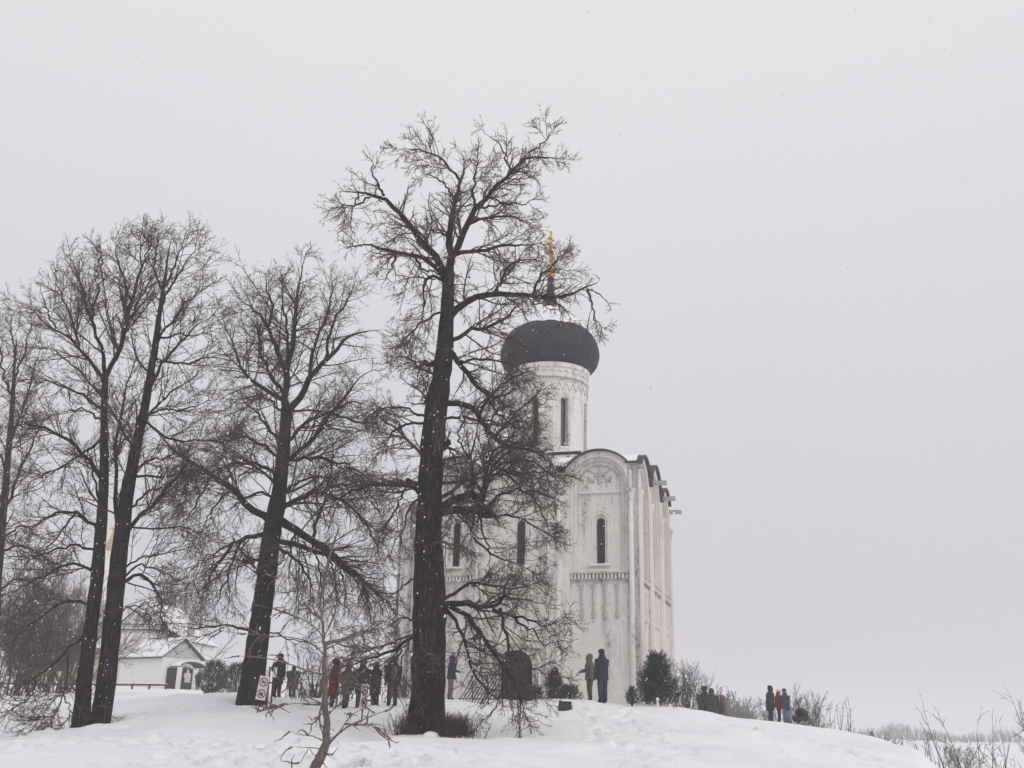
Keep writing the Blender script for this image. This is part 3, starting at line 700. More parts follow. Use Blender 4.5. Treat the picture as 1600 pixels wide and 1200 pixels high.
# drum wall built as eight panels between window openings
winz0, winz1, waz = 12.45, 14.95, .105
cam_az = math.atan2(0 - ch_xy(DX, DY)[1], 0 - ch_xy(DX, DY)[0]) + TH       # direction to the viewer in church axes
for k in range(8):
    a0 = cam_az + R(22.5) + k * R(45)
    m = MB(); m.lathe([(RD, h(11.9)), (RD, h(16.72))], 14, (0, 0, 0), a0 + waz, a0 + R(45) - waz)
    for s_ in (0, 1):                                           # reveals
        aa = a0 + waz if s_ == 0 else a0 + R(45) - waz
        q = [(RD * math.cos(aa), RD * math.sin(aa)), ((RD - .4) * math.cos(aa), (RD - .4) * math.sin(aa))]
        m.add([(q[0][0], q[0][1], h(winz0)), (q[1][0], q[1][1], h(winz0)), (q[1][0], q[1][1], h(winz1 + .2)), (q[0][0], q[0][1], h(winz1 + .2))], [(0, 1, 2, 3)])
    m.build('drum_wall', M['stone'], drum, autosmooth=50)
    for za, zb in ((11.9, winz0), (winz1, 16.72)):              # above and below the opening
        m = MB(); m.lathe([(RD - .4, h(za)), (RD, h(za)), (RD, h(zb)), (RD - .4, h(zb))] if za < 12 else [(RD - .4, h(za)), (RD, h(za)), (RD, h(zb))], 4, (0, 0, 0), a0 - waz, a0 + waz)
        m.build('window_spandrel', M['stone'], drum, autosmooth=50)
    def onr(a, z, off): return ((RD + off) * math.cos(a), (RD + off) * math.sin(a), h(z))
    m = MB()
    for wv, off, tr in ((waz + .03, .01, .05), (waz + .085, 0, .04)):
        zt_ = winz1 - .12
        m.tube([onr(a0 - wv, 12.25, off)] + [onr(a0 - wv * math.cos(math.pi * i / 12), zt_ + wv * RD * math.sin(math.pi * i / 12), off) for i in range(13)] + [onr(a0 + wv, 12.25, off)], tr, 6)
    w = m.build('window', M['stone'], drum, smooth=True)
    m = MB(); m.lathe([(RD - .3, h(winz0 - .05)), (RD - .3, h(winz1 + .1))], 3, (0, 0, 0), a0 - waz - .03, a0 + waz + .03); m.build('pane', M['dark_pane'], w)
    m = MB(); m.lathe([(RD - .3, h(winz0 + .02)), (RD + .1, h(winz0 + .02)), (RD + .1, h(winz0 - .04)), (RD - .01, h(winz0 - .06))], 3, (0, 0, 0), a0 - waz - .02, a0 + waz + .02); m.build('sill', M['snow'], w)
    # blind arch between the windows
    am = a0 + R(22.5); wv = .2
    m = MB(); m.tube([onr(am - wv, 12.2, 0)] + [onr(am - wv * math.cos(math.pi * i / 14), 14.7 + wv * RD * math.sin(math.pi * i / 14), 0) for i in range(15)] + [onr(am + wv, 12.2, 0)], .05, 6)
    m.build('blind_arch', M['stone'], drum, smooth=True)
m = MB(); m.tube([((RD + .01) * math.cos(i * math.pi / 32), (RD + .01) * math.sin(i * math.pi / 32), h(15.3 + .4 * (i % 2))) for i in range(65)], .028, 5, cap=False)
m.build('zigzag_frieze', M['carved'], drum)
m = MB()
for i in range(96):
    a_ = i * 2 * math.pi / 96; Mx = Matrix.Rotation(a_, 4, 'Z'); m.box((RD - .02, -.03, h(15.85)), (RD + .045, .03, h(15.97)), Mx)
m.build('tooth_course', M['carved'], drum)
m = MB(); m.lathe([(RD, h(15.79)), (RD + .06, h(15.8)), (RD + .06, h(15.84)), (RD, h(15.85))], 64); m.lathe([(RD, h(15.975)), (RD + .09, h(15.98)), (RD + .09, h(16.05)), (RD, h(16.07))], 64)
m.lathe([(RD, h(16.48)), (RD + .08, h(16.5)), (RD + .13, h(16.6)), (RD + .13, h(16.7)), (RD - .2, h(16.71))], 64); m.build('cornice', M['stone'], drum, autosmooth=40)
for i in range(32):
    a_ = (i + .5) * 2 * math.pi / 32; m = MB()
    m.tube([((RD + .015) * math.cos(a_ + .055 * math.cos(math.pi * j / 8)), (RD + .015) * math.sin(a_ + .055 * math.cos(math.pi * j / 8)), h(16.2) + .13 * math.sin(math.pi * j / 8)) for j in range(9)], .022, 5); m.build('niche_arch', M['carved'], drum)
dome = empty('dome', (DX, DY, 0), 0, church)
prof = [(RD + .02, 16.3), (2.0, 16.32), (2.08, 16.4), (2.06, 16.46), (2.24, 16.6), (2.42, 16.9), (2.5, 17.22), (2.51, 17.5), (2.46, 17.85), (2.34, 18.2), (2.13, 18.56), (1.82, 18.95), (1.42, 19.35), (1.0, 19.7), (.7, 19.92), (.5, 20.15), (.4, 20.4)]
prof = [(r, 16.68 + (z - 16.3) * 3.72 / 4.1) for r, z in prof]
m = MB(); m.lathe([(r, h(z)) for r, z in prof], 64); m.build('dome_shell', M['dome'], dome, autosmooth=50)
m = MB()
for i in range(32):                                              # standing seams of the metal covering
    a_ = i * 2 * math.pi / 32; m.tube([((r + .004) * math.cos(a_), (r + .004) * math.sin(a_), h(z)) for r, z in prof[3:13]], .011, 4)
m.build('seam', M['dome'], dome)
vs, fs, NA_ = [], [], 72                                         # settled snow with a ragged lower edge
sp_ = prof[10:] ; rsn = random.Random(3)
edge = [18.86 + .05 * math.sin(i * .7) * math.sin(i * .23) + rsn.uniform(-.05, .05) for i in range(NA_)]
pz = [z for r, z in prof]; pr = [r for r, z in prof]
for k in range(9):
    for i in range(NA_):
        z = edge[i] + (20.25 - edge[i]) * k / 8; r = float(np.interp(z, pz, pr)) + (.004 if k == 0 else .045 + .02 * rsn.random())
        a = 2 * math.pi * i / NA_; vs.append((r * math.cos(a), r * math.sin(a), h(z) + (0 if k == 0 else .03)))
fs = [(k * NA_ + i, k * NA_ + (i + 1) % NA_, (k + 1) * NA_ + (i + 1) % NA_, (k + 1) * NA_ + i) for k in range(8) for i in range(NA_)]
m = MB(); m.add(vs, fs); m.build('snow_cap', M['snow'], dome, smooth=True)
m = MB(); m.lathe([(.42, h(20.3)), (.3, h(20.6)), (.21, h(21.2)), (.16, h(21.9)), (.2, h(21.95)), (.2, h(22.02))], 20); m.build('neck', M['rooftin'], dome, autosmooth=40)
cross = empty('cross', (DX, DY, .32), R(70), church)               # its bars run across the building, seen almost edge on
m = MB(); m.sphere((0, 0, h(21.98)), .27, 20, 12); m.lathe([(.1, h(22.22)), (.14, h(22.27)), (.07, h(22.36)), (.05, h(22.5))], 12); m.build('ball', M['gold'], cross, smooth=True)
m = MB(); m.box((-.055, -.05, h(22.4)), (.055, .05, h(24.36))); m.build('upright', M['gold'], cross, bevel=.012)
for z_, hw_, tl in ((23.98, .24, 0), (23.62, .46, 0), (23.05, .34, .35)):
    m = MB(); m.box((-hw_, -.056, -.05), (hw_, .056, .05), Matrix.Translation((0, 0, h(z_))) @ Matrix.Rotation(tl, 4, 'Y')); m.build('crossbar', M['gold'], cross, bevel=.012)
m = MB(); m.sphere((0, 0, h(24.4)), .075, 10, 8); m.build('finial', M['gold'], cross, smooth=True)

# ------------------------------------------------------------------ the big bare trees
BT = (M['bark'], M['twig'], M['twig_red']); BG = (M['bark_far'], M['twig'], M['twig'])
T1_trunk = [[(665, 1150, 60), (669, 1100, 57), (669, 1040, 55), (671, 985, 56), (672, 945, 58), (670, 900, 50), (669, 850, 46), (671, 800, 43), (673, 755, 41), (674, 700, 37), (680, 650, 37), (688, 600, 34), (695, 550, 29), (698, 500, 24), (699, 460, 20), (701, 425, 19)]]
T1_limbs = [
 ([(702, 430), (704, 404), (700, 376), (707, 327), (721, 285), (725, 262), (726, 242)], 14, 3, .1),
 ([(702, 425), (707, 404), (725, 358), (741, 323), (746, 313), (777, 295), (800, 271), (812, 246), (826, 239), (851, 245), (882, 246)], 13, 2.5, -.12),
 ([(826, 239), (847, 225), (857, 216), (863, 205)], 3.5, 1.5, -.1),
 ([(800, 271), (790, 245), (785, 225), (767, 217), (757, 208)], 4, 1.5, .3),
 ([(742, 320), (738, 285), (748, 258), (746, 238)], 5, 2, .4),
 ([(721, 285), (700, 255), (680, 243), (650, 232), (620, 235)], 5, 1.5, -.2),
 ([(712, 312), (697, 290), (680, 275), (660, 270)], 4, 1.5, .5),
 ([(699, 430), (690, 411), (669, 386), (644, 355), (620, 330), (601, 306), (578, 309), (555, 292), (540, 300)], 13, 4, .15),
 ([(601, 306), (588, 285), (578, 265), (585, 255)], 5, 2, -.4),
 ([(578, 309), (553, 322), (530, 321), (510, 330)], 4, 1.5, .2), ([(560, 300), (552, 330), (540, 350)], 3, 1.5, -.3),
 ([(697, 437), (669, 407), (644, 393), (620, 397), (595, 383), (564, 381), (540, 388)], 9, 2.5, -.25),
 ([(694, 440), (672, 427), (662, 439), (664, 463), (660, 502)], 6, 2, -.5),
 ([(644, 393), (660, 420), (690, 432)], 4, 3, .1), ([(620, 397), (610, 420), (598, 445)], 4, 1.5, .3),
 ([(669, 380), (660, 365), (630, 352), (600, 362)], 4, 1.5, .4),
 ([(699, 500), (707, 488), (718, 474), (739, 463), (760, 456), (781, 460), (830, 462), (858, 467), (882, 465), (917, 453), (935, 442)], 13, 4, -.12),
 ([(776, 458), (783, 435), (790, 418), (809, 407), (840, 404)], 6, 2, -.35),
 ([(830, 462), (840, 440), (848, 425), (868, 409), (890, 386)], 5, 1.5, .2),
 ([(917, 453), (925, 475), (930, 498), (940, 515)], 4, 1.5, .3), ([(858, 467), (880, 478), (890, 495)], 4, 1.5, .4), ([(917, 453), (932, 455), (945, 470)], 3, 1.5, -.2),
 ([(705, 400), (718, 393), (746, 393), (781, 386), (830, 381), (850, 385)], 8, 2, .25),
 ([(722, 362), (732, 348), (756, 341), (788, 337), (812, 339), (830, 358)], 6, 2, .35),
 ([(741, 328), (780, 320), (820, 322), (843, 305)], 4, 1.5, -.3),
 ([(699, 540), (709, 533), (732, 516), (760, 509), (784, 502), (816, 470)], 8, 3, .3),
 ([(699, 545), (720, 567), (737, 593), (763, 623), (790, 618), (812, 600)], 10, 3, .25),
 ([(700, 630), (727, 625), (747, 650), (773, 687), (787, 702), (815, 697), (845, 703), (866, 730)], 11, 2.5, -.1),
 ([(787, 700), (800, 680), (817, 663)], 4, 2, .2), ([(763, 672), (772, 645), (790, 630), (810, 640)], 4, 1.5, -.4),
 ([(695, 655), (720, 648), (750, 658), (790, 662), (830, 655)], 5, 1.5, .5),
 ([(688, 793), (706, 783), (720, 773), (737, 768), (750, 780), (752, 807)], 15, 11, -.12),
 ([(688, 797), (715, 796), (747, 798), (768, 799)], 16, 12, -.1),
 ([(752, 800), (757, 747), (769, 707), (790, 695), (815, 690)], 9, 3, -.2), ([(748, 795), (736, 745), (735, 715), (742, 680), (750, 640)], 6, 2, .3), ([(755, 800), (780, 770), (815, 762), (845, 770), (875, 785)], 5, 2, -.2),
 ([(752, 807), (780, 803), (812, 808), (840, 825), (870, 840)], 5, 1.5, -.3), ([(760, 745), (790, 735), (830, 742), (865, 755)], 4, 1.5, .4), ([(745, 800), (735, 830), (720, 850)], 4, 1.5, -.5),
 ([(690, 692), (700, 700), (715, 725), (730, 745)], 4, 2, -.2),
 ([(690, 945), (704, 942), (743, 943), (769, 951), (783, 944), (788, 918), (800, 900)], 13, 3, -.2),
 ([(769, 951), (790, 958), (820, 967), (848, 979), (872, 968), (888, 960)], 6, 1.5, -.1), ([(800, 962), (830, 985), (850, 1010), (880, 1000)], 4, 1.5, .2),
 ([(700, 945), (715, 947), (732, 961), (748, 986), (764, 1012), (781, 1033), (800, 1058), (818, 1098), (812, 1158)], 9, 2, -.3),
 ([(695, 950), (708, 958), (725, 993), (732, 1026), (743, 1061), (765, 1080), (785, 1100)], 7, 2, -.15),
 ([(781, 950), (788, 982), (795, 1012), (798, 1040), (815, 1100), (828, 1140)], 6, 1.5, .1),
 ([(690, 938), (704, 935), (715, 919), (739, 909), (760, 912), (800, 922), (845, 910)], 7, 2, .2),
 ([(790, 1020), (827, 1042), (860, 1056), (885, 1062)], 4, 1.5, 0), ([(748, 986), (745, 998), (730, 998)], 6, 4, 0),
 ([(780, 1033), (790, 1075), (770, 1110), (740, 1140)], 3, 1.2, -.1),
 ([(760, 945), (780, 935), (820, 935), (860, 945)], 5, 1.5, .3),
 ([(672, 942), (664, 962), (655, 985), (636, 1002), (600, 1026), (560, 1035), (505, 1050)], 9, 1.5, -.35), ([(655, 985), (630, 1015), (605, 1040), (590, 1060)], 4, 1.5, -.4), ([(650, 990), (610, 1005), (570, 1020), (530, 1025)], 4, 1.5, -.2), ([(650, 970), (625, 965), (598, 985)], 4, 1.5, .3),
 ([(640, 1000), (620, 1060), (616, 1085), (640, 1120)], 3, 1.5, -.4),
 ([(668, 660), (647, 660), (620, 670), (603, 690), (590, 700)], 6, 1.5, -.2), ([(676, 652), (653, 650), (640, 637), (600, 637), (575, 650)], 5, 1.5, .2),
 ([(668, 768), (655, 763), (636, 755), (605, 753), (575, 757), (548, 770), (515, 785)], 11, 3, -.15), ([(636, 757), (622, 790), (600, 820), (590, 850)], 4, 1.5, -.3), ([(660, 775), (640, 790), (625, 830), (610, 870)], 4, 1.5, .3),
 ([(690, 590), (665, 580), (640, 560), (610, 555)], 5, 1.5, .3), ([(697, 480), (665, 500), (640, 520), (620, 545)], 5, 1.5, -.3), ([(655, 900), (635, 910), (615, 930), (600, 935)], 4, 1.5, .2),
 ([(757, 747), (790, 720), (830, 715), (870, 745), (885, 772)], 5, 1.5, .2), ([(773, 687), (800, 650), (830, 625), (852, 600)], 5, 1.5, .35), ([(747, 650), (770, 610), (800, 590), (832, 580)], 5, 1.5, -.3), ([(720, 567), (750, 560), (790, 565), (820, 588)], 5, 1.5, .45),
 ([(752, 790), (770, 730), (800, 700), (850, 688)], 6, 1.5, -.4), ([(790, 735), (820, 770), (850, 800), (862, 840)], 4, 1.5, .1), ([(740, 840), (770, 868), (810, 880), (852, 903)], 4, 1.5, -.2), ([(745, 800), (760, 850), (768, 900)], 4, 1.5, .3), ([(735, 715), (715, 690), (722, 660), (740, 630)], 4, 1.5, .4), ([(760, 720), (800, 745), (840, 735), (880, 748)], 4, 1.5, .5), ([(763, 623), (785, 655), (820, 675), (845, 665)], 4, 1.5, -.3),
 ([(684, 702), (697, 697), (702, 690)], 15, 9, -.1), ([(684, 566), (670, 570), (663, 566)], 9, 6, -.1), ([(682, 634), (668, 629), (664, 620)], 9, 6, -.1), ([(652, 760), (643, 757), (635, 752)], 16, 12, -.1),
]
cfg1 = dict(xd=1.1, xt=.34, xl=2.2, xtrop=(0, 0, -.2), d2=6.0, l2=(1.45, .4), wig=.17, trop2=(0, 0, -.05), d3=8.5, l3=(.62, .2), trop3=(0, 0, -.05), d4=15.2, l4=(.3, .1), trop4=(0, 0, .02))
bare_tree('lime_tree', 'tall gnarled bare lime tree with thick trunk in front of the church', 28, T1_trunk, T1_limbs, cfg1, BT, 'big bare lime trees')

T2_trunk = [[(393, 1088, 42.3), (399, 1030, 37.7), (407, 970, 34.0), (415, 910, 32.2), (421, 860, 30.4), (428, 815, 29.4), (438, 760, 23.9), (442, 715, 21.2), (445, 680, 19.3), (447, 650, 18.4), (448, 632, 16.6)]]
T2_limbs = [
 ([(447, 640), (444, 618), (448, 576), (456, 548), (460, 520), (463, 485), (464, 450), (472, 415), (478, 395)], 13, 2, .1),
 ([(449, 645), (470, 618), (484, 590), (505, 565), (530, 541), (547, 520), (572, 513), (592, 518)], 13, 2.5, -.1),
 ([(484, 593), (488, 562), (491, 527), (512, 499), (516, 467), (525, 430)], 7, 2, .3), ([(508, 563), (511, 530), (525, 495), (545, 465), (555, 440)], 6, 2, -.3),
 ([(447, 580), (432, 548), (421, 520), (418, 499), (393, 485), (372, 464)], 9, 2, .2), ([(420, 510), (425, 480), (420, 450), (412, 425)], 5, 1.5, -.2), ([(452, 560), (450, 520), (440, 480), (442, 440)], 6, 2, -.4),
 ([(444, 625), (411, 607), (379, 586), (365, 537), (348, 502)], 8, 2, -.2), ([(443, 615), (418, 576), (404, 534), (400, 505), (385, 490)], 7, 2, .35),
 ([(443, 645), (421, 621), (390, 618), (360, 625)], 5, 1.5, .4), ([(440, 692), (418, 667), (400, 642), (378, 625)], 6, 2, -.4), ([(437, 715), (404, 688), (383, 681), (350, 690), (330, 705)], 6, 1.5, .1), ([(433, 745), (404, 723), (372, 721), (341, 730), (315, 750)], 7, 1.5, -.25),
 ([(448, 692), (477, 656), (523, 642), (547, 621), (585, 640)], 7, 2, .15), ([(446, 720), (488, 688), (516, 649), (544, 611), (572, 580), (590, 575)], 8, 2, -.2), ([(444, 722), (477, 714), (516, 718), (544, 726), (575, 745)], 8, 2, -.3), ([(520, 645), (555, 660), (585, 660), (610, 680)], 5, 1.5, .2),
 ([(436, 800), (473, 773), (507, 763), (533, 783), (560, 802), (585, 830)], 9, 2, -.35),
 ([(432, 808), (460, 827), (487, 847), (533, 880), (567, 907), (600, 933), (620, 962)], 15, 4, -.2),
 ([(487, 845), (500, 800), (513, 760), (520, 727), (520, 690)], 6, 2, .1), ([(510, 762), (540, 756), (580, 755), (620, 752)], 5, 2, .2),
 ([(425, 818), (383, 787), (360, 763), (333, 740), (300, 723), (268, 706), (242, 670)], 13, 3, -.1), ([(333, 742), (315, 770), (300, 800), (280, 830)], 4, 1.5, .2), ([(360, 765), (335, 790), (310, 840)], 4, 1.5, -.3),
 ([(425, 838), (390, 833), (360, 850), (333, 897), (305, 935)], 9, 2, -.3), ([(375, 842), (365, 880), (345, 930), (330, 960)], 5, 1.5, .2), ([(360, 852), (320, 870), (290, 905)], 4, 1.5, .4),
 ([(430, 845), (470, 853), (510, 868), (550, 895), (585, 935)], 10, 2.5, .3), ([(430, 850), (455, 865), (480, 895), (490, 940)], 6, 1.5, -.4), ([(420, 873), (400, 876), (380, 875)], 6, 5, 0),
 ([(418, 900), (440, 880), (455, 855)], 3, 2, -.2), ([(388, 985), (350, 975), (310, 980), (270, 985)], 4, 1.5, -.3), ([(404, 985), (430, 992), (470, 1000), (500, 1012)], 3, 1.2, .2),
 ([(440, 770), (470, 750), (500, 742), (540, 750)], 5, 1.5, .5), ([(432, 775), (400, 768), (370, 790), (345, 800)], 5, 1.5, .5),
 ([(487, 847), (500, 880), (505, 930), (500, 985)], 4, 1.2, -.1), ([(533, 880), (540, 920), (545, 975)], 4, 1.2, .1), ([(567, 907), (575, 950), (580, 992)], 4, 1.2, -.1), ([(460, 827), (455, 870), (450, 930)], 4, 1.2, -.3), ([(510, 868), (525, 905), (530, 955)], 4, 1.2, .3), ([(560, 802), (590, 850), (600, 900)], 4, 1.2, .2), ([(300, 723), (290, 760), (275, 800)], 4, 1.2, .3), ([(544, 726), (580, 770), (600, 820)], 4, 1.2, -.2),
]
cfg2 = dict(xd=1.5, xt=.38, xl=3.2, xtrop=(0, 0, -.15), d2=5.0, l2=(1.95, .5), wig=.11, trop2=(0, 0, -.05), d3=7.2, l3=(.92, .28), trop3=(0, 0, -.22), d4=7.2, l4=(.45, .15), trop4=(0, 0, -.35))
bare_tree('lime_tree', 'bare lime tree with drooping branches beside the prohibition sign', 36.5, T2_trunk, T2_limbs, cfg2, BG, 'big bare lime trees')

T3_trunk = [[(126, 1140, 29), (130, 1085, 25), (137, 1020, 23), (145, 955, 21.5), (152, 900, 21), (156, 850, 19), (160, 800, 17), (163, 740, 15.5), (163, 690, 13), (162, 640, 11.5), (165, 585, 10)],
            [(156, 1128, 33, .25), (167, 1060, 30, .25), (173, 1000, 29, .2), (179, 945, 28, .1), (183, 890, 28, 0), (189, 840, 26, 0), (195, 795, 23, 0), (203, 745, 19, 0), (212, 700, 17, 0), (222, 655, 15, 0), (233, 600, 12.5, 0), (243, 540, 10.5, 0), (250, 485, 8, 0), (257, 440, 5, 0), (261, 405, 3, 0), (266, 378, 1.2, 0)]]
T3_limbs = [
 ([(164, 590), (158, 540), (143, 503), (132, 467), (121, 430), (108, 395)], 7, 2, .2), ([(165, 590), (183, 558), (198, 511), (205, 474), (216, 430), (222, 395), (217, 366)], 9, 2, -.1), ([(200, 510), (215, 470), (235, 440), (248, 410)], 4, 1.5, .3), ([(143, 503), (150, 465), (160, 430), (158, 395)], 4, 1.5, -.3), ([(205, 474), (190, 430), (182, 398), (184, 370)], 4, 1.5, .2), ([(214, 440), (228, 400), (239, 372), (238, 352)], 3.5, 1.5, -.3),
 ([(157, 745), (128, 701), (95, 679), (66, 665), (22, 666), (-10, 672)], 8, 2, -.2), ([(161, 640), (125, 613), (88, 602), (62, 590), (40, 600)], 6, 1.5, .2), ([(163, 600), (125, 540), (88, 514), (62, 503), (42, 480)], 7, 1.5, -.15), ([(125, 540), (112, 500), (95, 460), (85, 425)], 4, 1.5, .3), ([(162, 660), (140, 640), (110, 640), (80, 650)], 4, 1.5, .4), ([(88, 514), (70, 480), (62, 450)], 3, 1.5, -.3),
 ([(228, 640), (242, 584), (279, 540), (312, 503), (338, 490)], 7, 1.5, .1), ([(244, 540), (275, 490), (305, 460), (332, 440)], 5, 1.5, -.2), ([(250, 490), (270, 440), (295, 405), (318, 385)], 5, 1.5, .2), ([(256, 450), (275, 410), (288, 378), (296, 360)], 4, 1.5, -.3), ([(255, 460), (240, 420), (245, 388), (249, 364)], 4, 1.5, .3),
 ([(218, 675), (235, 643), (279, 602), (312, 588)], 6, 1.5, .3), ([(225, 650), (250, 640), (290, 640), (330, 625)], 4, 1.5, -.4), ([(186, 850), (178, 780), (183, 690), (190, 640), (198, 600), (212, 560)], 8, 3, .15), ([(198, 800), (205, 730), (215, 680), (212, 640), (205, 600)], 6, 2, -.2), ([(235, 590), (215, 560), (205, 530), (210, 500)], 4, 1.5, .4),
 ([(158, 800), (150, 752), (136, 716), (118, 690)], 5, 1.5, .3), ([(153, 828), (120, 798), (88, 800), (60, 820), (24, 832)], 7, 1.5, -.2), ([(150, 895), (116, 876), (80, 892), (32, 920), (-5, 932)], 6, 1.5, -.3), ([(145, 945), (104, 936), (68, 960), (20, 1000)], 5, 1.5, .2), ([(120, 798), (95, 830), (70, 860), (40, 880)], 4, 1.5, .3),
 ([(190, 835), (232, 796), (264, 764), (292, 720), (310, 690)], 8, 2, -.2), ([(185, 925), (200, 898), (228, 900), (244, 916), (252, 948), (256, 985)], 7, 1.5, -.3), ([(195, 800), (230, 770), (262, 758), (300, 770)], 5, 1.5, .3), ([(202, 750), (224, 720), (256, 716), (290, 700)], 5, 1.5, .2), ([(188, 890), (220, 870), (255, 865), (290, 850)], 4, 1.5, .3), ([(188, 905), (215, 880), (235, 885), (270, 905), (300, 915)], 4, 1.5, -.2),
 ([(140, 985), (127, 992), (100, 1025), (50, 1065), (0, 1092)], 5, 1.5, -.3), ([(104, 1022), (106, 1060), (96, 1100), (72, 1135), (52, 1158)], 3.5, 1.2, -.1), ([(60, 1060), (48, 1090), (20, 1110), (0, 1128)], 3, 1.2, -.2), ([(180, 960), (210, 945), (240, 960)], 3, 1.2, .2), ([(98, 1085), (110, 1110), (106, 1140)], 2.5, 1.2, 0),
 ([(240, 560), (280, 570), (320, 560), (352, 555)], 5, 1.5, .2), ([(222, 655), (270, 690), (320, 690), (362, 680)], 5, 1.5, -.2), ([(205, 740), (250, 745), (300, 735), (350, 748)], 5, 1.5, .1), ([(163, 680), (120, 720), (70, 740), (30, 762)], 5, 1.5, .3), ([(155, 860), (110, 850), (60, 870), (10, 872)], 5, 1.5, .1), ([(245, 530), (290, 520), (330, 525)], 4, 1.5, .4), ([(162, 620), (120, 575), (90, 550), (55, 540)], 4, 1.5, -.4), ([(192, 820), (240, 830), (290, 820), (330, 850)], 4, 1.5, -.3),
]
cfg3 = dict(xd=1.0, xt=.46, xl=2.4, xtrop=(0, 0, .25), d2=6.2, l2=(1.7, .45), wig=.085, trop2=(0, 0, .25), d3=7.6, l3=(.72, .22), trop3=(0, 0, .2), d4=7.8, l4=(.36, .12), trop4=(0, 0, .1))
bare_tree('lime_tree', 'bare lime tree with two tall trunks rising from one base', 29, T3_trunk, T3_limbs, cfg3, BG, 'big bare lime trees')

T4_trunk = [[(-14, 1086, 20), (-10, 1000, 17), (-5, 900, 15), (2, 830, 13), (8, 770, 11), (14, 700, 9), (19, 640, 8), (22, 580, 5), (26, 530, 1.5)]]
T4_limbs = [([(5, 800), (30, 740), (50, 700), (70, 650)], 6, 1.5, .2), ([(16, 690), (35, 640), (50, 590), (62, 545)], 5, 1.5, -.2), ([(20, 630), (5, 580), (-5, 530), (-10, 500)], 5, 1.5, .2), ([(22, 590), (40, 550), (50, 510), (48, 490)], 4, 1.5, .3), ([(24, 560), (18, 520), (15, 490)], 4, 1.5, -.2), ([(6, 790), (-20, 740), (-40, 700)], 5, 1.5, .2), ([(3, 840), (30, 820), (60, 830)], 4, 1.5, -.3), ([(2, 860), (35, 850), (70, 870), (95, 900)], 5, 1.5, .2), ([(10, 740), (-10, 680), (-25, 640)], 4, 1.5, -.2), ([(0, 920), (30, 900), (60, 915), (90, 950)], 4, 1.5, .3), ([(0, 930), (-30, 900), (-60, 890)], 4, 1.5, 0)]
cfg4 = dict(xd=1.1, xt=.3, xl=2.6, xtrop=(0, 0, .2), d2=3.6, l2=(1.5, .4), wig=.17, trop2=(0, 0, .2), d3=6.0, l3=(.85, .25), trop3=(0, 0, .1), d4=8, l4=(.42, .13), trop4=(0, 0, 0))
bare_tree('lime_tree', 'slender bare lime tree cut off by the photo border at far left', 40, T4_trunk, T4_limbs, cfg4, BG, 'big bare lime trees')

# young crooked tree in the foreground
S_trunk = [[(480, 1232, 20.8), (492, 1200, 18.4), (503, 1180, 16.0), (512, 1155, 12.8), (511, 1130, 10.4), (507, 1095, 9.6), (507, 1060, 8.8), (507, 1020, 6.4), (505, 980, 4.8), (500, 940, 3.6), (496, 905, 2.4), (493, 880, 1.2)]]
S_limbs = [
 ([(515, 1160), (535, 1140), (560, 1127), (590, 1115), (612, 1108)], 4.08, 1.09, -.1), ([(545, 1133), (575, 1132), (600, 1140), (618, 1143)], 2.04, 0.82, .2), ([(528, 1148), (545, 1120), (565, 1108), (585, 1098)], 2.04, 0.82, .3),
 ([(508, 1090), (500, 1108), (499, 1130), (505, 1150)], 4.08, 2.72, -.1), ([(508, 1105), (535, 1080), (565, 1050), (590, 1030), (640, 1015)], 3.06, 1.02, .2), ([(508, 1055), (480, 1048), (450, 1036), (415, 1028), (370, 1025)], 3.06, 1.02, -.1), ([(505, 1100), (480, 1088), (455, 1070), (435, 1060)], 2.72, 1.02, .2), ([(500, 1102), (465, 1098), (410, 1106)], 2.04, 0.82, -.2),
 ([(510, 1160), (490, 1150), (470, 1148), (452, 1142)], 2.38, 1.02, 0), ([(505, 1170), (485, 1168), (455, 1167)], 2.04, 0.82, .2), ([(482, 1169), (475, 1182), (468, 1194), (455, 1192)], 1.50, 0.68, 0), ([(484, 1169), (488, 1178), (500, 1186)], 1.50, 0.68, 0),
 ([(508, 1005), (500, 985), (475, 968), (440, 955), (400, 945)], 2.38, 0.82, .15), ([(508, 1025), (485, 1000), (455, 995), (400, 992), (340, 985)], 2.38, 0.82, -.15), ([(506, 995), (520, 970), (528, 940), (540, 915)], 2.04, 0.68, .2), ([(508, 1015), (540, 1000), (580, 985), (610, 975)], 2.04, 0.68, -.2), ([(509, 1070), (530, 1062), (550, 1058)], 1.70, 0.68, .1),
 ([(501, 945), (480, 920), (455, 905), (420, 900)], 1.50, 0.61, .2), ([(503, 960), (525, 935), (550, 925)], 1.50, 0.61, -.2), ([(497, 910), (485, 880), (478, 850)], 1.22, 0.54, .1), ([(510, 1120), (530, 1100), (550, 1090)], 1.70, 0.68, 0),
]
cfgS = dict(xd=1.0, xt=.3, xl=.5, xtrop=(0, 0, .1), d2=5.5, l2=(.4, .14), wig=.2, trop2=(0, 0, .05), d3=8, l3=(.2, .07), trop3=(0, 0, 0), d4=0.5, l4=(.08, .02), trop4=(0, 0, 0))
bare_tree('young_tree', 'crooked young bare tree with pale brown stem in the foreground snow', 11, S_trunk, S_limbs, cfgS, (M['sapling'], M['sapling'], M['sapling']))

# ------------------------------------------------------------------ shrubs and smaller trees
def ground_at(px, Y):
    """ground point below a photo column at depth Y"""
    p = U(px, 1120, Y)
    return np.array((p[0], Y, gz(p[0], Y)))

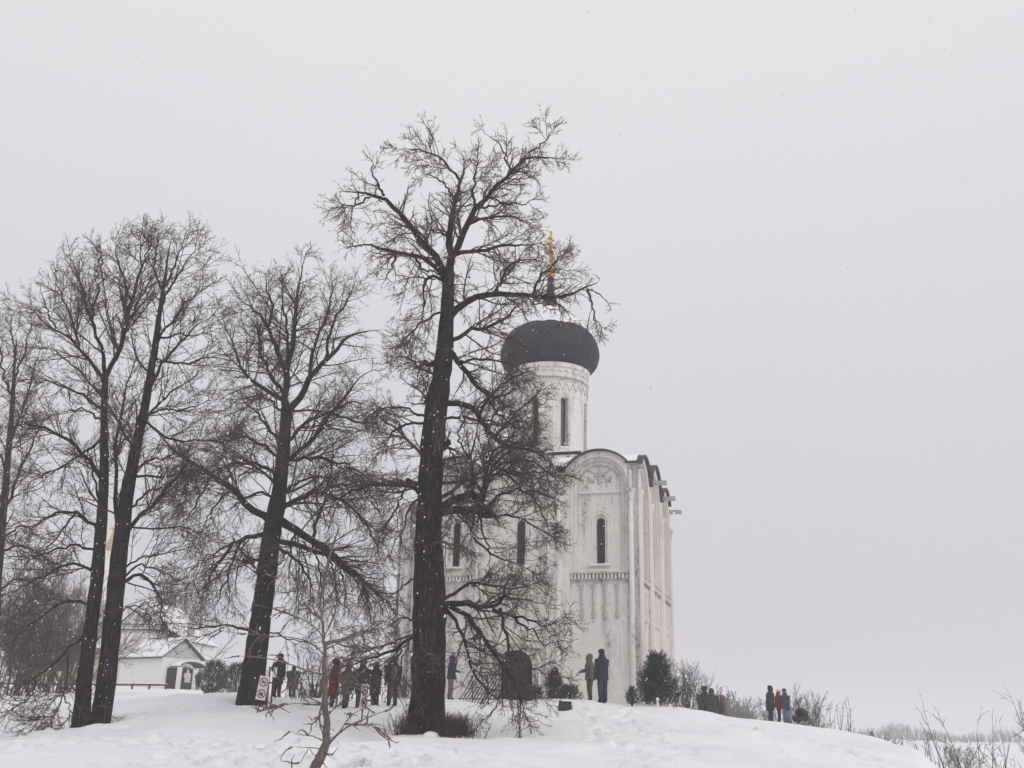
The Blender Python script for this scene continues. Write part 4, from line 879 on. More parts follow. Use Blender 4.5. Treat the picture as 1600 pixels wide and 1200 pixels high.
def stems_from(base, n, H, spread, K=8, wig=.08, lean=(0, 0, .35), r0=.03, foot=.15, hsd=.15):
    az = rng.random(n) * 2 * np.pi; tilt = np.abs(rng.normal(0, spread, n))
    d = np.stack([np.sin(tilt) * np.cos(az), np.sin(tilt) * np.sin(az), np.cos(tilt)], 1)
    P = np.empty((n, K, 3)); P[:, 0] = base + np.stack([rng.normal(0, foot, n), rng.normal(0, foot, n), np.full(n, -.12)], 1)
    L = H * np.clip(rng.normal(1, hsd, n), .5, 1.25)
    for k in range(1, K):
        d = d + rng.normal(0, wig, (n, 3)) + np.array(lean) / K; d /= np.linalg.norm(d, axis=1, keepdims=True)
        P[:, k] = P[:, k - 1] + d * (L / (K - 1))[:, None]
    return P, r0 * np.linspace(1, .3, K)[None, :] * rng.uniform(.7, 1.2, n)[:, None]

def bare_shrub(name, label, cat, base, H, n, spread, mat, lv=((3.0, .6), (5.0, .3)), r0=.025, foot=.15, lean=(0, 0, .35), rmin=.006, group=None, wig=.08, ang=35, up=.3, into=None):
    tb = into or Tubes()
    P, Rr = stems_from(base, n, H, spread, r0=r0, foot=foot, lean=lean, wig=wig); tb.add(P, Rr, S=4)
    for i, (dn, ln) in enumerate(lv):
        P, Rr = spawn(P, Rr, dn, .22 if i == 0 else .1, (ang, 12), (ln, ln * .3), 5 if i == 0 else 3, .1, (0, 0, up), .6, rmin, 1, seg_end=True, lenpow=.2)
        tb.add(P, Rr, S=3)
    if into is not None: return None
    root = empty(name, tuple(base)); tag(root, label, cat, group)
    tb.build('branches', mat, root, smooth=False)
    sn = MB(); sn.lathe([(foot + .3, -.1), (foot + .15, .02), (foot * .5, .06), (.01, .08)], 12); sn.build('snow_heap', M['snow'], root, smooth=True)
    return root

def conifer(name, label, base, H, Wd, n, mat, shape='cone', spray=.22, group=None):
    root = empty(name, tuple(base)); tag(root, label, 'shrub', group)
    t = rng.random(n) ** .8
    prof = {'cone': lambda t: (1 - t) ** .74 * np.clip(t * 2.2 + .62, 0, 1), 'column': lambda t: np.sqrt(np.clip(1 - (2 * t - .9) ** 2 * .8, .03, 1)) * (1 - t ** 4), 'ball': lambda t: np.sqrt(np.clip(1 - (2 * t - 1) ** 2, .05, 1)), 'low': lambda t: 1 - t * .6}[shape]
    az = rng.random(n) * 2 * np.pi; rad = Wd / 2 * prof(t) * np.sqrt(rng.random(n)) * (1 + .28 * np.sin(az * 3 + t * 9) + .15 * np.sin(az * 7 - t * 17))
    p = np.stack([rad * np.cos(az), rad * np.sin(az), t * H * .95], 1) + np.array(base)
    out = np.stack([np.cos(az), np.sin(az), rng.normal(.9, .35, n)], 1) + rng.normal(0, .35, (n, 3)); out /= np.linalg.norm(out, axis=1, keepdims=True)
    K = 4; P = np.empty((n, K, 3)); P[:, 0] = p
    ln = spray * rng.uniform(.6, 1.3, n)
    for k in range(1, K):
        out = out + rng.normal(0, .15, (n, 3)) + np.array((0, 0, .12)); out /= np.linalg.norm(out, axis=1, keepdims=True); P[:, k] = P[:, k - 1] + out * (ln / (K - 1))[:, None]
    tb = Tubes(); tb.add(P, np.full((n, K), .011) * np.linspace(1.2, .6, K)[None], S=3)
    P2, R2 = spawn(P, np.full((n, K), .01), 14, .1, (42, 10), (spray * .42, spray * .1), 3, .05, (0, 0, .1), .8, .007, 1, lenpow=0)
    tb.add(P2, R2, S=3); tb.build('foliage', mat, root, smooth=False)
    m = MB(); m.tube([(0, 0, -.2), (0, 0, H * .5), (.02, 0, H * .85)], [.05, .035, .01], 6); m.build('stem', M['bark_far'], root)
    return root

conifer('juniper', 'large dark spreading juniper beside the church corner', ground_at(1029, 39.5), 1.75, 1.45, 1500, M['needle'], 'cone', .4)
conifer('juniper', 'small columnar dark conifer just right of the church door', ground_at(866, 39), 1.12, .62, 900, M['needle_green'], 'column', .17)
conifer('juniper', 'low spreading juniper to the right of the small columnar conifer', ground_at(890, 39), .5, .9, 350, M['needle'], 'low', .2)
conifer('juniper', 'low spreading juniper close to the right side of the door', ground_at(836, 39.4), .5, .75, 300, M['needle'], 'low', .18)
conifer('juniper', 'tiny dark forked conifer at the foot of the church corner', ground_at(988, 38.5), .58, .4, 300, M['needle'], 'column', .14)
conifer('thuja', 'rounded dark evergreen bush beside the white house porch', ground_at(327, 62), 2.0, 1.55, 1500, M['needle_green'], 'ball', .28, 'round evergreens by the house')
conifer('thuja', 'rounded dark evergreen bush left of the lime trunk by the signs', ground_at(364, 58), 1.75, 1.6, 1000, M['needle_green'], 'ball', .28, 'round evergreens by the house')

bare_shrub('bare_shrub', 'bare grey shrub right of the dark juniper', 'shrub', ground_at(1075, 42), 1.55, 60, .42, M['twig_grey'], ((5, .5), (6, .28)), foot=.3, r0=.014, rmin=.005)
b0 = ground_at(644, 27.6); bare_shrub('dry_shrub', 'low reddish twiggy shrub at left of the thick trunk base', 'shrub', b0, .62, 150, .5, M['twig_dark'], ((9, .2), (8, .1)), r0=.009, foot=.22, rmin=.004, group='twiggy shrubs round the trunk base')
b0 = ground_at(652, 26.9); bare_shrub('dry_shrub', 'small reddish twiggy shrub directly left of the snowy stone', 'shrub', b0, .42, 110, .5, M['twig_dark'], ((9, .16), (8, .1)), r0=.009, foot=.16, rmin=.004, group='twiggy shrubs round the trunk base')
b0 = ground_at(699, 27.0); bare_shrub('dry_shrub', 'dense reddish twiggy shrub right of the snowy stone', 'shrub', b0, 0.62, 230, .36, M['twig_dark'], ((8, .22), (5, .1)), r0=.009, foot=.26, rmin=.004, group='twiggy shrubs round the trunk base')
b0 = ground_at(719, 27.3); bare_shrub('dry_shrub', 'thin reddish twiggy shrub at the right end of the trunk planting', 'shrub', b0, .62, 130, .45, M['twig_dark'], ((9, .2), (8, .1)), r0=.009, foot=.2, rmin=.004, group='twiggy shrubs round the trunk base')
bare_shrub('bare_shrub', 'tall bare shrub behind the person in red', 'shrub', ground_at(492, 46), 2.0, 30, .32, M['twig_grey'], ((4, .6), (5, .3)), foot=.6)
bare_shrub('bare_shrub', 'low brown bare thicket behind the young tree', 'shrub', ground_at(486, 41.5), .6, 110, .6, M['twig_grey'], ((5, .3), (4, .15)), foot=.6, r0=.012)
bare_shrub('bare_shrub', 'low bare shrub between the people and the church wall', 'shrub', ground_at(624, 41), .8, 30, .4, M['twig_grey'], ((5, .35), (5, .18)), foot=.35, r0=.014)
bare_shrub('shoot_shrub', 'bare shrub with long upright shoots at the lower right border', 'shrub', ground_at(1538, 24), float(U(1538, 1146, 24)[2]) - gz(U(1538, 1120, 24)[0], 24), 14, .24, M['twig_grey'], ((2.0, .75), (2.2, .35)), foot=.2, r0=.02, wig=.05, rmin=.006)
bare_shrub('shoot_shrub', 'leaning bare shrub in the lower right corner', 'shrub', ground_at(1592, 23), float(U(1592, 1165, 23)[2]) - gz(U(1592, 1120, 23)[0], 23), 9, .45, M['twig_grey'], ((3.0, .5), (4, .25)), foot=.2, r0=.018, wig=.06, rmin=.005)
bare_shrub('bare_tree', 'bare bushy tree leaning in from the right border', 'tree', ground_at(1650, 42), float(U(1650, 1112, 42)[2]) - gz(U(1650, 1120, 42)[0], 42), 22, .5, M['twig_grey'], ((3.2, 1.0), (4.5, .45)), foot=.3, r0=.05, rmin=.009)
bare_shrub('bare_tree', 'bare round-headed tree behind the three standing people', 'tree', ground_at(1250, 72), 3.9, 30, .4, M['twig_grey'], ((3.6, 1.2), (5.0, .6)), foot=.3, r0=.045, rmin=.012)
bare_shrub('bare_tree', 'small bare tree left of the round-headed one', 'tree', ground_at(1212, 76), 3.6, 11, .3, M['twig_grey'], ((2.5, 1.3), (3.5, .6)), foot=.3, r0=.05, rmin=.012)
for px_, hh, lab in ((1305, 2.3, 'thin bare sapling nearest the round-headed tree'), (1314, 2.0, 'thin bare sapling between two others on the slope'), (1324, 2.6, 'tallest thin bare sapling on the right slope')):
    bare_shrub('sapling', lab, 'tree', ground_at(px_, 58), hh, 3, .07, M['twig_grey'], ((1.2, .5), (1, .3)), foot=.05, r0=.025, rmin=.012, group='thin saplings on the slope')
bare_shrub('bare_shrub', 'grey bare bush behind the slope right of the saplings', 'shrub', ground_at(1352, 64), 1.5, 22, .5, M['twig_grey'], ((3.5, .9), (4, .4)), foot=.7, r0=.03, rmin=.012)
bare_shrub('bare_shrub', 'darker grey bare bush at the crest right of the saplings', 'shrub', ground_at(1388, 66), 1.4, 22, .6, M['twig_grey'], ((3.5, .8), (4, .4)), foot=.9, r0=.03, rmin=.012)
bare_shrub('bare_shrub', 'round bare bush out on the snowy meadow', 'shrub', ground_at(1490, 105), 2.0, 40, .55, M['twig_grey'], ((3, 1.0), (3.5, .5)), foot=.8, r0=.03, rmin=.018)
bare_shrub('bare_shrub', 'low dark bush lying on the meadow below the slope', 'shrub', ground_at(1436, 88), .7, 24, 1.0, M['twig_grey'], ((3, .6), (3, .3)), foot=1.6, r0=.03, rmin=.015)
bare_shrub('bare_shrub', 'thin bare shrub at the foot of the right slope', 'shrub', ground_at(1452, 48), 1.5, 10, .45, M['twig_grey'], ((2.5, .6), (3, .3)), foot=.4, r0=.018, rmin=.008)
bare_shrub('bare_shrub', 'straggly bare shrub in front of the round meadow bush', 'shrub', ground_at(1505, 60), 1.0, 12, .8, M['twig_grey'], ((3, .5), (3, .3)), foot=1.4, r0=.018, rmin=.009)
# thicket at the left border and the tree behind the house
for px_, Y_, hh, nn, lab in ((12, 60, 7.6, 34, 'dense bare thicket at the left border'), (60, 66, 7.2, 34, 'dense bare thicket between the left border and the beige house'), (104, 70, 6.3, 26, 'dense bare thicket behind the twin trunks')):
    bare_shrub('thicket', lab, 'shrub', ground_at(px_, Y_), hh * .9, nn, .42, M['twig'], ((3.2, 1.7), (4.6, .8)), foot=1.0, r0=.045, rmin=.011, wig=.17, group='thickets at the left')
bare_shrub('bare_tree', 'tall bare fan-shaped tree rising behind the white house', 'tree', ground_at(268, 118), 11.5, 34, .24, M['twig_red'], ((2.0, 2.2), (2.2, 1.0)), foot=.5, r0=.06, rmin=.016)

def wood(name, label, spots, mat):
    tb = Tubes()
    for px_, Y_, hh, nn, sp in spots:
        bare_shrub('', '', '', ground_at(px_, Y_), hh, nn, sp, mat, ((1.1, hh * .3), (1.0, hh * .16)), foot=.6, r0=.1, rmin=.05, into=tb)
    o = tb.build(name, mat, None, smooth=False); tag(o, label, 'wood', kind='stuff')
rw = random.Random(5)
wood('wood', 'far grey bare wood behind the mound left of the standing people', [(rw.uniform(1085, 1205), rw.uniform(130, 190), 0, 0, 0) for _ in range(0)] + [(1100 + i * 4.2 + rw.uniform(-3, 3), rw.uniform(135, 185), max(2.6, 7.2 - abs(i - 8) * .3) + rw.uniform(-.6, .6), 17, .33) for i in range(26)], M['twig_grey'])
wood('wood', 'faint bare wood along the far edge of the meadow', [(1280 + i * 5.2 + rw.uniform(-3, 3), rw.uniform(350, 430), 2.4 + 2.3 * math.exp(-((1280 + i * 5.2 - 1402) / 30) ** 2) + (1.0 if i > 52 else 0) + rw.uniform(-.5, .9), 13, .4) for i in range(60)], M['twig_grey'])

tb = Tubes()
for px_, Y_, nn in ((425, 30, 9), (380, 27, 12), (300, 31, 8), (470, 22, 8), (560, 20, 6), (250, 24, 8), (600, 29, 10), (760, 29, 8), (840, 33, 6), (1060, 30, 5), (690, 18, 5), (905, 24, 5)):
    bare_shrub('', '', '', ground_at(px_, Y_), .16, nn, .8, None, ((6, .09),), foot=.25, r0=.005, rmin=.003, into=tb)
tag(tb.build('dry_grass', M['twig_grey'], None, smooth=False), 'sparse dry stems poking through the snow', 'dry grass', kind='stuff')

# ------------------------------------------------------------------ stone, flood light, railing, signs
b0 = ground_at(674, 26.6); root = empty('stone', tuple(b0)); tag(root, 'snow-capped stone among the twiggy shrubs at the trunk base', 'stone')
m = MB(); m.sphere((0, 0, .06), (.2, .14, .16), 12, 8); m.build('rock', M['carved'], root, smooth=True)
m = MB(); m.sphere((.01, -.01, .09), (.21, .155, .12), 14, 8); m.build('snow', M['snow'], root, smooth=True)

b0 = ground_at(883, 33.5); root = empty('floodlight', tuple(b0), R(-4)); tag(root, 'black box floodlight standing on the snow before the church', 'floodlight')
m = MB(); m.box((-.2, -.09, .06), (.2, .12, .37)); body = m.build('housing', M['metal_dark'], root, bevel=.02)
m = MB(); m.slab([(-.2, .06), (.2, .06), (.2, .37), (-.2, .37)], [[(-.165, .095), (.165, .095), (.165, .335), (-.165, .335)]], -.112, -.092, back=True); m.build('front_frame', M['metal_dark'], body)
m = MB(); m.box((-.166, -.1, .096), (.166, -.0915, .334)); m.build('lens', M['dark_pane'], body)
m = MB(); m.box((-.245, -.16, -.08), (.245, .16, .05)); m.build('base_plate', M['metal_dark'], root, bevel=.01)
for s_ in (-1, 1):
    m = MB(); m.box((s_ * .222 - .012, -.02, .051), (s_ * .222 + .012, .03, .25)); m.build('bracket', M['metal_dark'], root)

pA, pB = ground_at(716, 39.6), ground_at(786, 39.2)
root = empty('railing', tuple(pA), math.atan2(pB[1] - pA[1], pB[0] - pA[0])); tag(root, 'dark metal railing of slanting bars left of the church door', 'railing')
Lr = float(np.linalg.norm((pB - pA)[:2])); HR = .95
m = MB(); m.tube([(.55, 0, HR), (Lr, 0, HR)], .018, 6); m.build('top_rail', M['metal_dark'], root)
m = MB(); m.tube([(-.05, 0, .1), (Lr, 0, .1)], .014, 6); m.build('bottom_rail', M['metal_dark'], root)
for xx in (.55, 1.15, Lr - .02):
    m = MB(); m.tube([(xx, .03, -.3), (xx - .08, .03, HR)], .018, 6); m.build('post', M['metal_dark'], root)
for k in range(10):
    x1_ = .58 + k * (Lr - .6) / 9; x0_ = x1_ - .62
    m = MB(); m.tube([(x0_, -.02, -.08), (x1_, -.02, HR)], .018, 6); m.build('slanted_bar', M['metal_dark'], root)

def ring_sign(label, base, yaw, tilt, pw, ph, pz, post_h):
    root = empty('sign', tuple(base), yaw); root.rotation_euler = (0, tilt, yaw); tag(root, label, 'sign', 'prohibition signs on the slope')
    m = MB(); m.tube([(0, .02, -.4), (0, .02, post_h)], .02, 8); m.build('post', M['metal_dark'], root)
    m = MB(); m.box((-pw / 2, -.012, pz), (pw / 2, .004, pz + ph)); pl = m.build('plate', M['white_paint'], root, bevel=.004)
    for i, cz in enumerate((pz + ph * .74, pz + ph * .26)):
        rr = min(pw * .4, ph * .2)
        m = MB(); m.tube([(rr * math.cos(a), -.018, cz + rr * math.sin(a)) for a in np.linspace(0, 2 * math.pi, 25)], .014, 6, cap=False); m.build('ring', M['sign_ink'], pl, smooth=True)
        m = MB(); m.tube([(-rr * .7, -.021, cz + rr * .7), (rr * .7, -.021, cz - rr * .7)], .011, 6); m.build('slash', M['sign_ink'], pl)
        m = MB()
        if i == 0: m.tube([(-rr * .7, -.016, cz - .01), (rr * .2, -.016, cz), (rr * .65, -.016, cz + .015)], [.009, .018, .006], 6); m.tube([(rr * .1, -.016, cz), (-rr * .15, -.016, cz + rr * .45)], .008, 6); m.tube([(-rr * .25, -.016, cz), (-rr * .3, -.016, cz - rr * .4)], .008, 6)
        else:
            for dx_, hh_ in ((-.35, .3), (0, .5), (.3, .42)): m.tube([(rr * dx_, -.016, cz - rr * .45), (rr * (dx_ - .08), -.016, cz), (rr * (dx_ + .08), -.016, cz + rr * hh_)], [.018, .016, .005], 6)
        m.build('pictogram', M['sign_black'], pl)
    return root
sg = ground_at(401, 31.5); ring_sign('white sign plate with two prohibition rings leaning beside the lime trunk', sg, R(8), R(7), .285, .69, .42, 1.05)
sg = ground_at(566, 31); ring_sign('narrow-seen white sign plate with two prohibition rings before the group of people', sg, R(52), R(2), .28, .7, .38, 1.0)
sg = ground_at(418, 33.5); root = empty('notice_post', tuple(sg), R(4)); tag(root, 'brown wooden double post with small white notices beside the sign', 'notice post')
for xx in (-.06, .07):
    m = MB(); m.box((xx - .026, -.026, -.3), (xx + .026, .026, 1.33)); m.build('post', M['brown_wood'], root, bevel=.005)
m = MB(); m.box((-.14, -.05, .86), (.2, -.027, .91)); m.build('crossbar', M['brown_wood'], root)
for a_, b_ in (((.06, 1.06), (.18, 1.36)), ((-.16, .78), (-.07, 1.28))):
    m = MB(); m.box((a_[0], -.066, a_[1]), (b_[0], -.052, b_[1])); m.build('notice', M['white_paint'], root)
m = MB(); m.box((-.1, -.04, 1.34), (.12, .04, 1.37)); m.build('cap', M['brown_wood'], root)

m = MB(); b0 = ground_at(1028, 37.4); root = empty('marker_post', tuple(b0)); tag(root, 'small white post with a snow cap before the juniper', 'post')
m.lathe([(.05, -.2), (.05, .14), (.035, .15), (.035, .2), (.05, .22), (.03, .27), (.0, .28)], 10); m.build('shaft', M['white_paint'], root, smooth=True)
m = MB(); m.sphere((0, 0, .28), (.055, .055, .04)); m.build('snow', M['snow'], root, smooth=True)

# ------------------------------------------------------------------ the white house, its cupola, the beige house, the rail fence
hc = U(247, 1080, 92); hz = gz(hc[0], hc[1]); phi = R(36)
ANZ = hc[2]
annex = empty('house_annex', (hc[0], hc[1], hc[2]), -phi); tag(annex, 'low white annex with snowy gabled roof and arched porch', 'house')
AL, AW, AH = 5.9, 4.1, 2.85
m = MB(); m.box((-AL, 0, -2), (0, AW, AH)); m.build('wall', M['house_wall'], annex)
m = MB(); m.slab([(0, AH), (AW, AH), (AW / 2, AH + 1.55)], [], 0, .2)
g_ = m.build('gable', M['gable_wall'], annex); g_.location = (0.02, 0, 0); g_.rotation_euler = (0, 0, R(90))
for s_, nm in ((0, 'near'), (1, 'far')):
    y0_, y1_ = (-.3, AW / 2) if s_ == 0 else (AW + .3, AW / 2)
    z0_, z1_ = AH - .1, AH + 1.62
    for zo, th, mt, ox, nm2 in ((0, .1, 'rooftin', 0, 'roof'), (.102, .14, 'snow', .06, 'roof_snow')):
        m = MB(); a0_ = (-AL - .3 + ox, .35 - ox); ins = ox * (1 if s_ == 0 else -1)
        hip = 1.5
        vs = [(a0_[0], y0_ + ins, z0_ + zo), (a0_[1], y0_ + ins, z0_ + zo), (a0_[1], y1_, z1_ + zo), (a0_[0] + hip, y1_, z1_ + zo)]
        m.add(vs + [(x, y, z + th) for x, y, z in vs], [(0, 3, 2, 1), (4, 5, 6, 7), (0, 1, 5, 4), (1, 2, 6, 5), (2, 3, 7, 6), (3, 0, 4, 7)]); m.build(nm2, M[mt], annex)
m = MB(); m.box((.1, .6, -2), (.16, 3.3, 2.0)); m.build('doorway', M['metal_dark'], annex)
m = MB(); pts = [(1.25 * math.cos(t), 2.0 + .42 * math.sin(t)) for t in np.linspace(0, math.pi, 14)]
m.slab(pts + [(x, z + .08) for x, z in pts[::-1]], [], 0, 1.5, back=True); o = m.build('porch_canopy', M['rooftin'], annex); o.location = (1.75, 2.0, 0.05); o.rotation_euler = (0, 0, R(90))
m = MB(); m.slab([(x, z + .085) for x, z in pts] + [(x * .97, z + .16) for x, z in pts[::-1]], [], .06, 1.45, back=True); o = m.build('snow', M['snow'], annex); o.location = (1.75, 2.0, 0.05); o.rotation_euler = (0, 0, R(90))
for yy in (.85, 3.15):
    m = MB(); m.box((1.35, yy - .16, -2), (1.65, yy + .16, 2.05)); m.build('porch_pillar', M['house_wall'], annex, bevel=.02)
for yy in (1.2, 1.65, 2.1, 2.55): 
    m = MB(); m.tube([(1.5, yy, 1.85), (1.5, yy + .2, 2.12), (1.5, yy + .4, 1.85)], .02, 5); m.build('porch_scroll', M['metal_dark'], annex)

nc_ = U(210, 1080, 103); nave = empty('house', (nc_[0], nc_[1], ANZ), R(-4)); tag(nave, 'white stone house with painted pediment and snowy stepped roof', 'house')
def ez(z): return z - (ANZ - EZ)
NW, NE, NA, LW = 2.3, 8.35, 10.55, 4.3
m = MB(); m.slab([(-NW, -2), (NW, -2), (NW, ez(NE)), (0, ez(NA)), (-NW, ez(NE))], [], 0, 9, back=True); m.build('wall', M['house_wall'], nave)
m = MB(); m.box((-LW, .12, -2), (LW, 8.8, ez(7.0))); m.build('aisle_wall', M['house_wall'], nave)
for s_ in (-1, 1):
    for zo, th, mt, nm2 in ((0, .1, 'rooftin', 'roof'), (.102, .13, 'snow', 'roof_snow')):
        m = MB(); vs = [(s_ * (NW + .3), -.25 if zo == 0 else -.18, ez(NE - .28) + zo), (0, -.25 if zo == 0 else -.18, ez(NA) + zo), (0, 9.1, ez(NA) + zo), (s_ * (NW + .3), 9.1, ez(NE - .28) + zo)]
        m.add(vs + [(x, y, z + th) for x, y, z in vs], [(0, 3, 2, 1), (4, 5, 6, 7), (0, 1, 5, 4), (1, 2, 6, 5), (2, 3, 7, 6), (3, 0, 4, 7)]); m.build(nm2, M[mt], nave)
        m = MB(); vs = [(s_ * (LW + .3), -.2, ez(6.75) + zo), (s_ * NW, -.2, ez(8.1) + zo), (s_ * NW, 9, ez(8.1) + zo), (s_ * (LW + .3), 9, ez(6.75) + zo)]
        m.add(vs + [(x, y, z + th) for x, y, z in vs], [(0, 3, 2, 1), (4, 5, 6, 7), (0, 1, 5, 4), (1, 2, 6, 5), (2, 3, 7, 6), (3, 0, 4, 7)]); m.build(nm2, M[mt], nave)
m = MB(); m.box((-NW - .1, -.32, ez(7.75)), (NW + .1, -.002, ez(7.85))); m.box((-NW - .1, -.3, ez(8.3)), (NW + .1, -.003, ez(8.36))); m.build('cornice', M['rooftin'], nave)
m = MB(); m.box((-NW - .05, -.28, ez(7.852)), (NW + .05, -.01, ez(8.0))); m.build('cornice_snow', M['snow'], nave, bevel=.04)
m = MB(); m.slab([(-.95, ez(8.6)), (.75, ez(8.55)), (.85, ez(9.1)), (.2, ez(9.3)), (-.7, ez(9.25))], [], -.02, -.004); m.build('mural', M['fresco'], nave)
m = MB(); m.box((LW - 1.2, .05, ez(6.2)), (LW - .4, .115, ez(6.9))); m.build('window', M['dark_pane'], nave)
m = MB(); m.box((NW + 1.8, 1, ez(7.3)), (NW + 2.4, 1.6, ez(8.7))); ch_ = m.build('chimney', M['fresco'], nave, bevel=.02)
cp = U(171, 880, 110)
cup = empty('cupola', tuple(cp)); tag(cup, 'slim gilded cupola with cross seen between the twin trunks', 'cupola')
m = MB(); m.lathe([(.75, -4), (.75, -.2), (.62, 0), (.42, .12), (.42, 1.25), (.5, 1.3)], 20); m.build('drum', M['house_wall'], cup, autosmooth=40)
m = MB(); m.lathe([(.45, 1.3), (.58, 1.6), (.6, 1.9), (.5, 2.3), (.3, 2.8), (.16, 3.3), (.08, 3.9), (.05, 4.4)], 20); m.build('gilded_dome', M['gold_dull'], cup, smooth=True)
m = MB(); m.box((-.04, -.04, 4.4), (.04, .04, 6.2)); m.box((-.4, -.035, 5.4), (.4, .035, 5.5)); m.box((-.22, -.035, 5.75), (.22, .035, 5.83)); m.build('cross', M['gold_dull'], cup)

bh = ground_at(82, 100); bh[2] += .4; bhouse = empty('house', tuple(bh), R(10)); tag(bhouse, 'beige house half hidden behind the left thicket', 'house')
m = MB(); m.slab([(-3.6, -2), (3.6, -2), (3.6, 2.7), (0, 4.6), (-3.6, 2.7)], [], 0, 7, back=True); m.build('wall', M['beige_wall'], bhouse)
for s_ in (-1, 1):
    for zo, th, mt, nm2 in ((0, .1, 'rooftin', 'roof'), (.102, .15, 'snow', 'roof_snow')):
        m = MB(); vs = [(s_ * 4.0, -.4, 2.5 + zo), (0, -.4, 4.62 + zo), (0, 7.3, 4.62 + zo), (s_ * 4.0, 7.3, 2.5 + zo)]
        m.add(vs + [(x, y, z + th) for x, y, z in vs], [(0, 3, 2, 1), (4, 5, 6, 7), (0, 1, 5, 4), (1, 2, 6, 5), (2, 3, 7, 6), (3, 0, 4, 7)]); m.build(nm2, M[mt], bhouse)
for xx in (-1.9, 0, 1.9):
    m = MB(); m.slab([(xx - .55, .7), (xx + .55, .7), (xx + .55, 2.2), (xx - .55, 2.2)], [[(xx - .45, .8), (xx + .45, .8), (xx + .45, 2.1), (xx - .45, 2.1)]], -.05, -.003); w = m.build('window', M['white_paint'], bhouse)
    m = MB(); m.box((xx - .45, -.02, .8), (xx + .45, -.004, 2.1)); m.build('pane', M['dark_pane'], w)

fa, fb = U(-40, 1081, 72), U(258, 1082, 84)
fence = empty('rail_fence', (fa[0], fa[1], gz(fa[0], fa[1])), math.atan2(fb[1] - fa[1], fb[0] - fa[0])); tag(fence, 'low brown timber rail fence in front of the houses', 'fence')
FL = float(np.hypot(*(fb - fa)[:2])); z0f = gz(fa[0], fa[1])
def fz(t): q = fa + (fb - fa) * t; return gz(q[0], q[1]) - z0f
NP = 11
for i in range(NP):
    t = i / (NP - 1); m = MB(); m.box((FL * t - .06, -.06, fz(t) - .3), (FL * t + .06, .06, fz(t) + .42)); m.build('post', M['brown_wood'], fence)
for i in range(NP - 1):
    t0_, t1_ = i / (NP - 1), (i + 1) / (NP - 1)
    m = MB(); m.tube([(FL * t0_, -.08, fz(t0_) + .34), (FL * t1_ + .05, -.08, fz(t1_) + .34)], .085, 8); r_ = m.build('rail', M['brown_wood'], fence)
    m = MB(); m.tube([(FL * t0_ + .1, -.08, fz(t0_) + .41), (FL * t1_ - .1, -.08, fz(t1_) + .41)], .06, 6); m.build('snow', M['snow'], r_)
for k, (ya, yb) in enumerate(((1017, 1037), (1024, 1048))):
    A_, B_ = U(300, ya, 88), U(660, yb, 70); m = MB()
    m.tube([A_ + (B_ - A_) * t + np.array((0, 0, -1.2 * math.sin(math.pi * t))) for t in np.linspace(0, 1, 12)], .012, 4)
    tag(m.build('overhead_wire', M['metal_dark']), ['upper thin overhead wire running from the white house behind the trees', 'lower thin overhead wire running from the white house behind the trees'][k], 'wire', 'overhead wires')

# ------------------------------------------------------------------ people
CL = {}
def cloth(col, rough=.85):
    k = tuple(round(c, 3) for c in col)
    if k not in CL: CL[k] = simple('cloth_%d' % len(CL), col, rough, .22, 14, bump=.25)
    return CL[k]
SKIN = simple('skin', (.42, .26, .2), .6, .08, 9)
def skin_body(h_, P, edges, radii, name, mats, zsplit, root):
    me = bpy.data.meshes.new(name); me.from_pydata([tuple(c * h_ for c in p) for p in P], edges, [])
    o = bpy.data.objects.new(name, me); C.objects.link(o)
    sk = o.modifiers.new('skin', 'SKIN'); sk.use_smooth_shade = True
    lay = me.skin_vertices[0] if me.skin_vertices else None
    if lay is None:
        bm = bmesh.new(); bm.from_mesh(me); bm.verts.layers.skin.verify(); bm.to_mesh(me); bm.free(); lay = me.skin_vertices[0]
    for i, r in enumerate(radii):
        lay.data[i].radius = (r[0] * h_, r[1] * h_); lay.data[i].use_root = (i == 0)
    su = o.modifiers.new('sub', 'SUBSURF'); su.levels = 1; su.render_levels = 1
    dg = bpy.context.evaluated_depsgraph_get(); dg.update()
    new = bpy.data.meshes.new_from_object(o.evaluated_get(dg)); bpy.data.objects.remove(o)
    for m_ in mats: new.materials.append(m_)
    for p in new.polygons:
        p.use_smooth = True; z = p.center.z / h_
        p.material_index = 0 if z < zsplit else (1 if z > .83 else 2)
    b = bpy.data.objects.new('body', new); C.objects.link(b); b.parent = root
    return b

def ring_loft(mb, secs, n=14, fold=0.0, ph=0.0):
    """secs: (cx, cy, z, rx, ry)"""
    fw = lambda j, z: 1 + fold * (math.sin(j * 2.1 + z * 9 + ph) + .6 * math.sin(j * 3.7 - z * 23 + ph * 2))
    vs = [(cx + fw(j, z) * rx * math.cos(2 * math.pi * j / n), cy + fw(j, z) * ry * math.sin(2 * math.pi * j / n), z) for cx, cy, z, rx, ry in secs for j in range(n)]
    fs = [(i * n + j, i * n + (j + 1) % n, (i + 1) * n + (j + 1) % n, (i + 1) * n + j) for i in range(len(secs) - 1) for j in range(n)]
    fs.append(tuple(range((len(secs) - 1) * n, len(secs) * n)))
    mb.add(vs, fs)

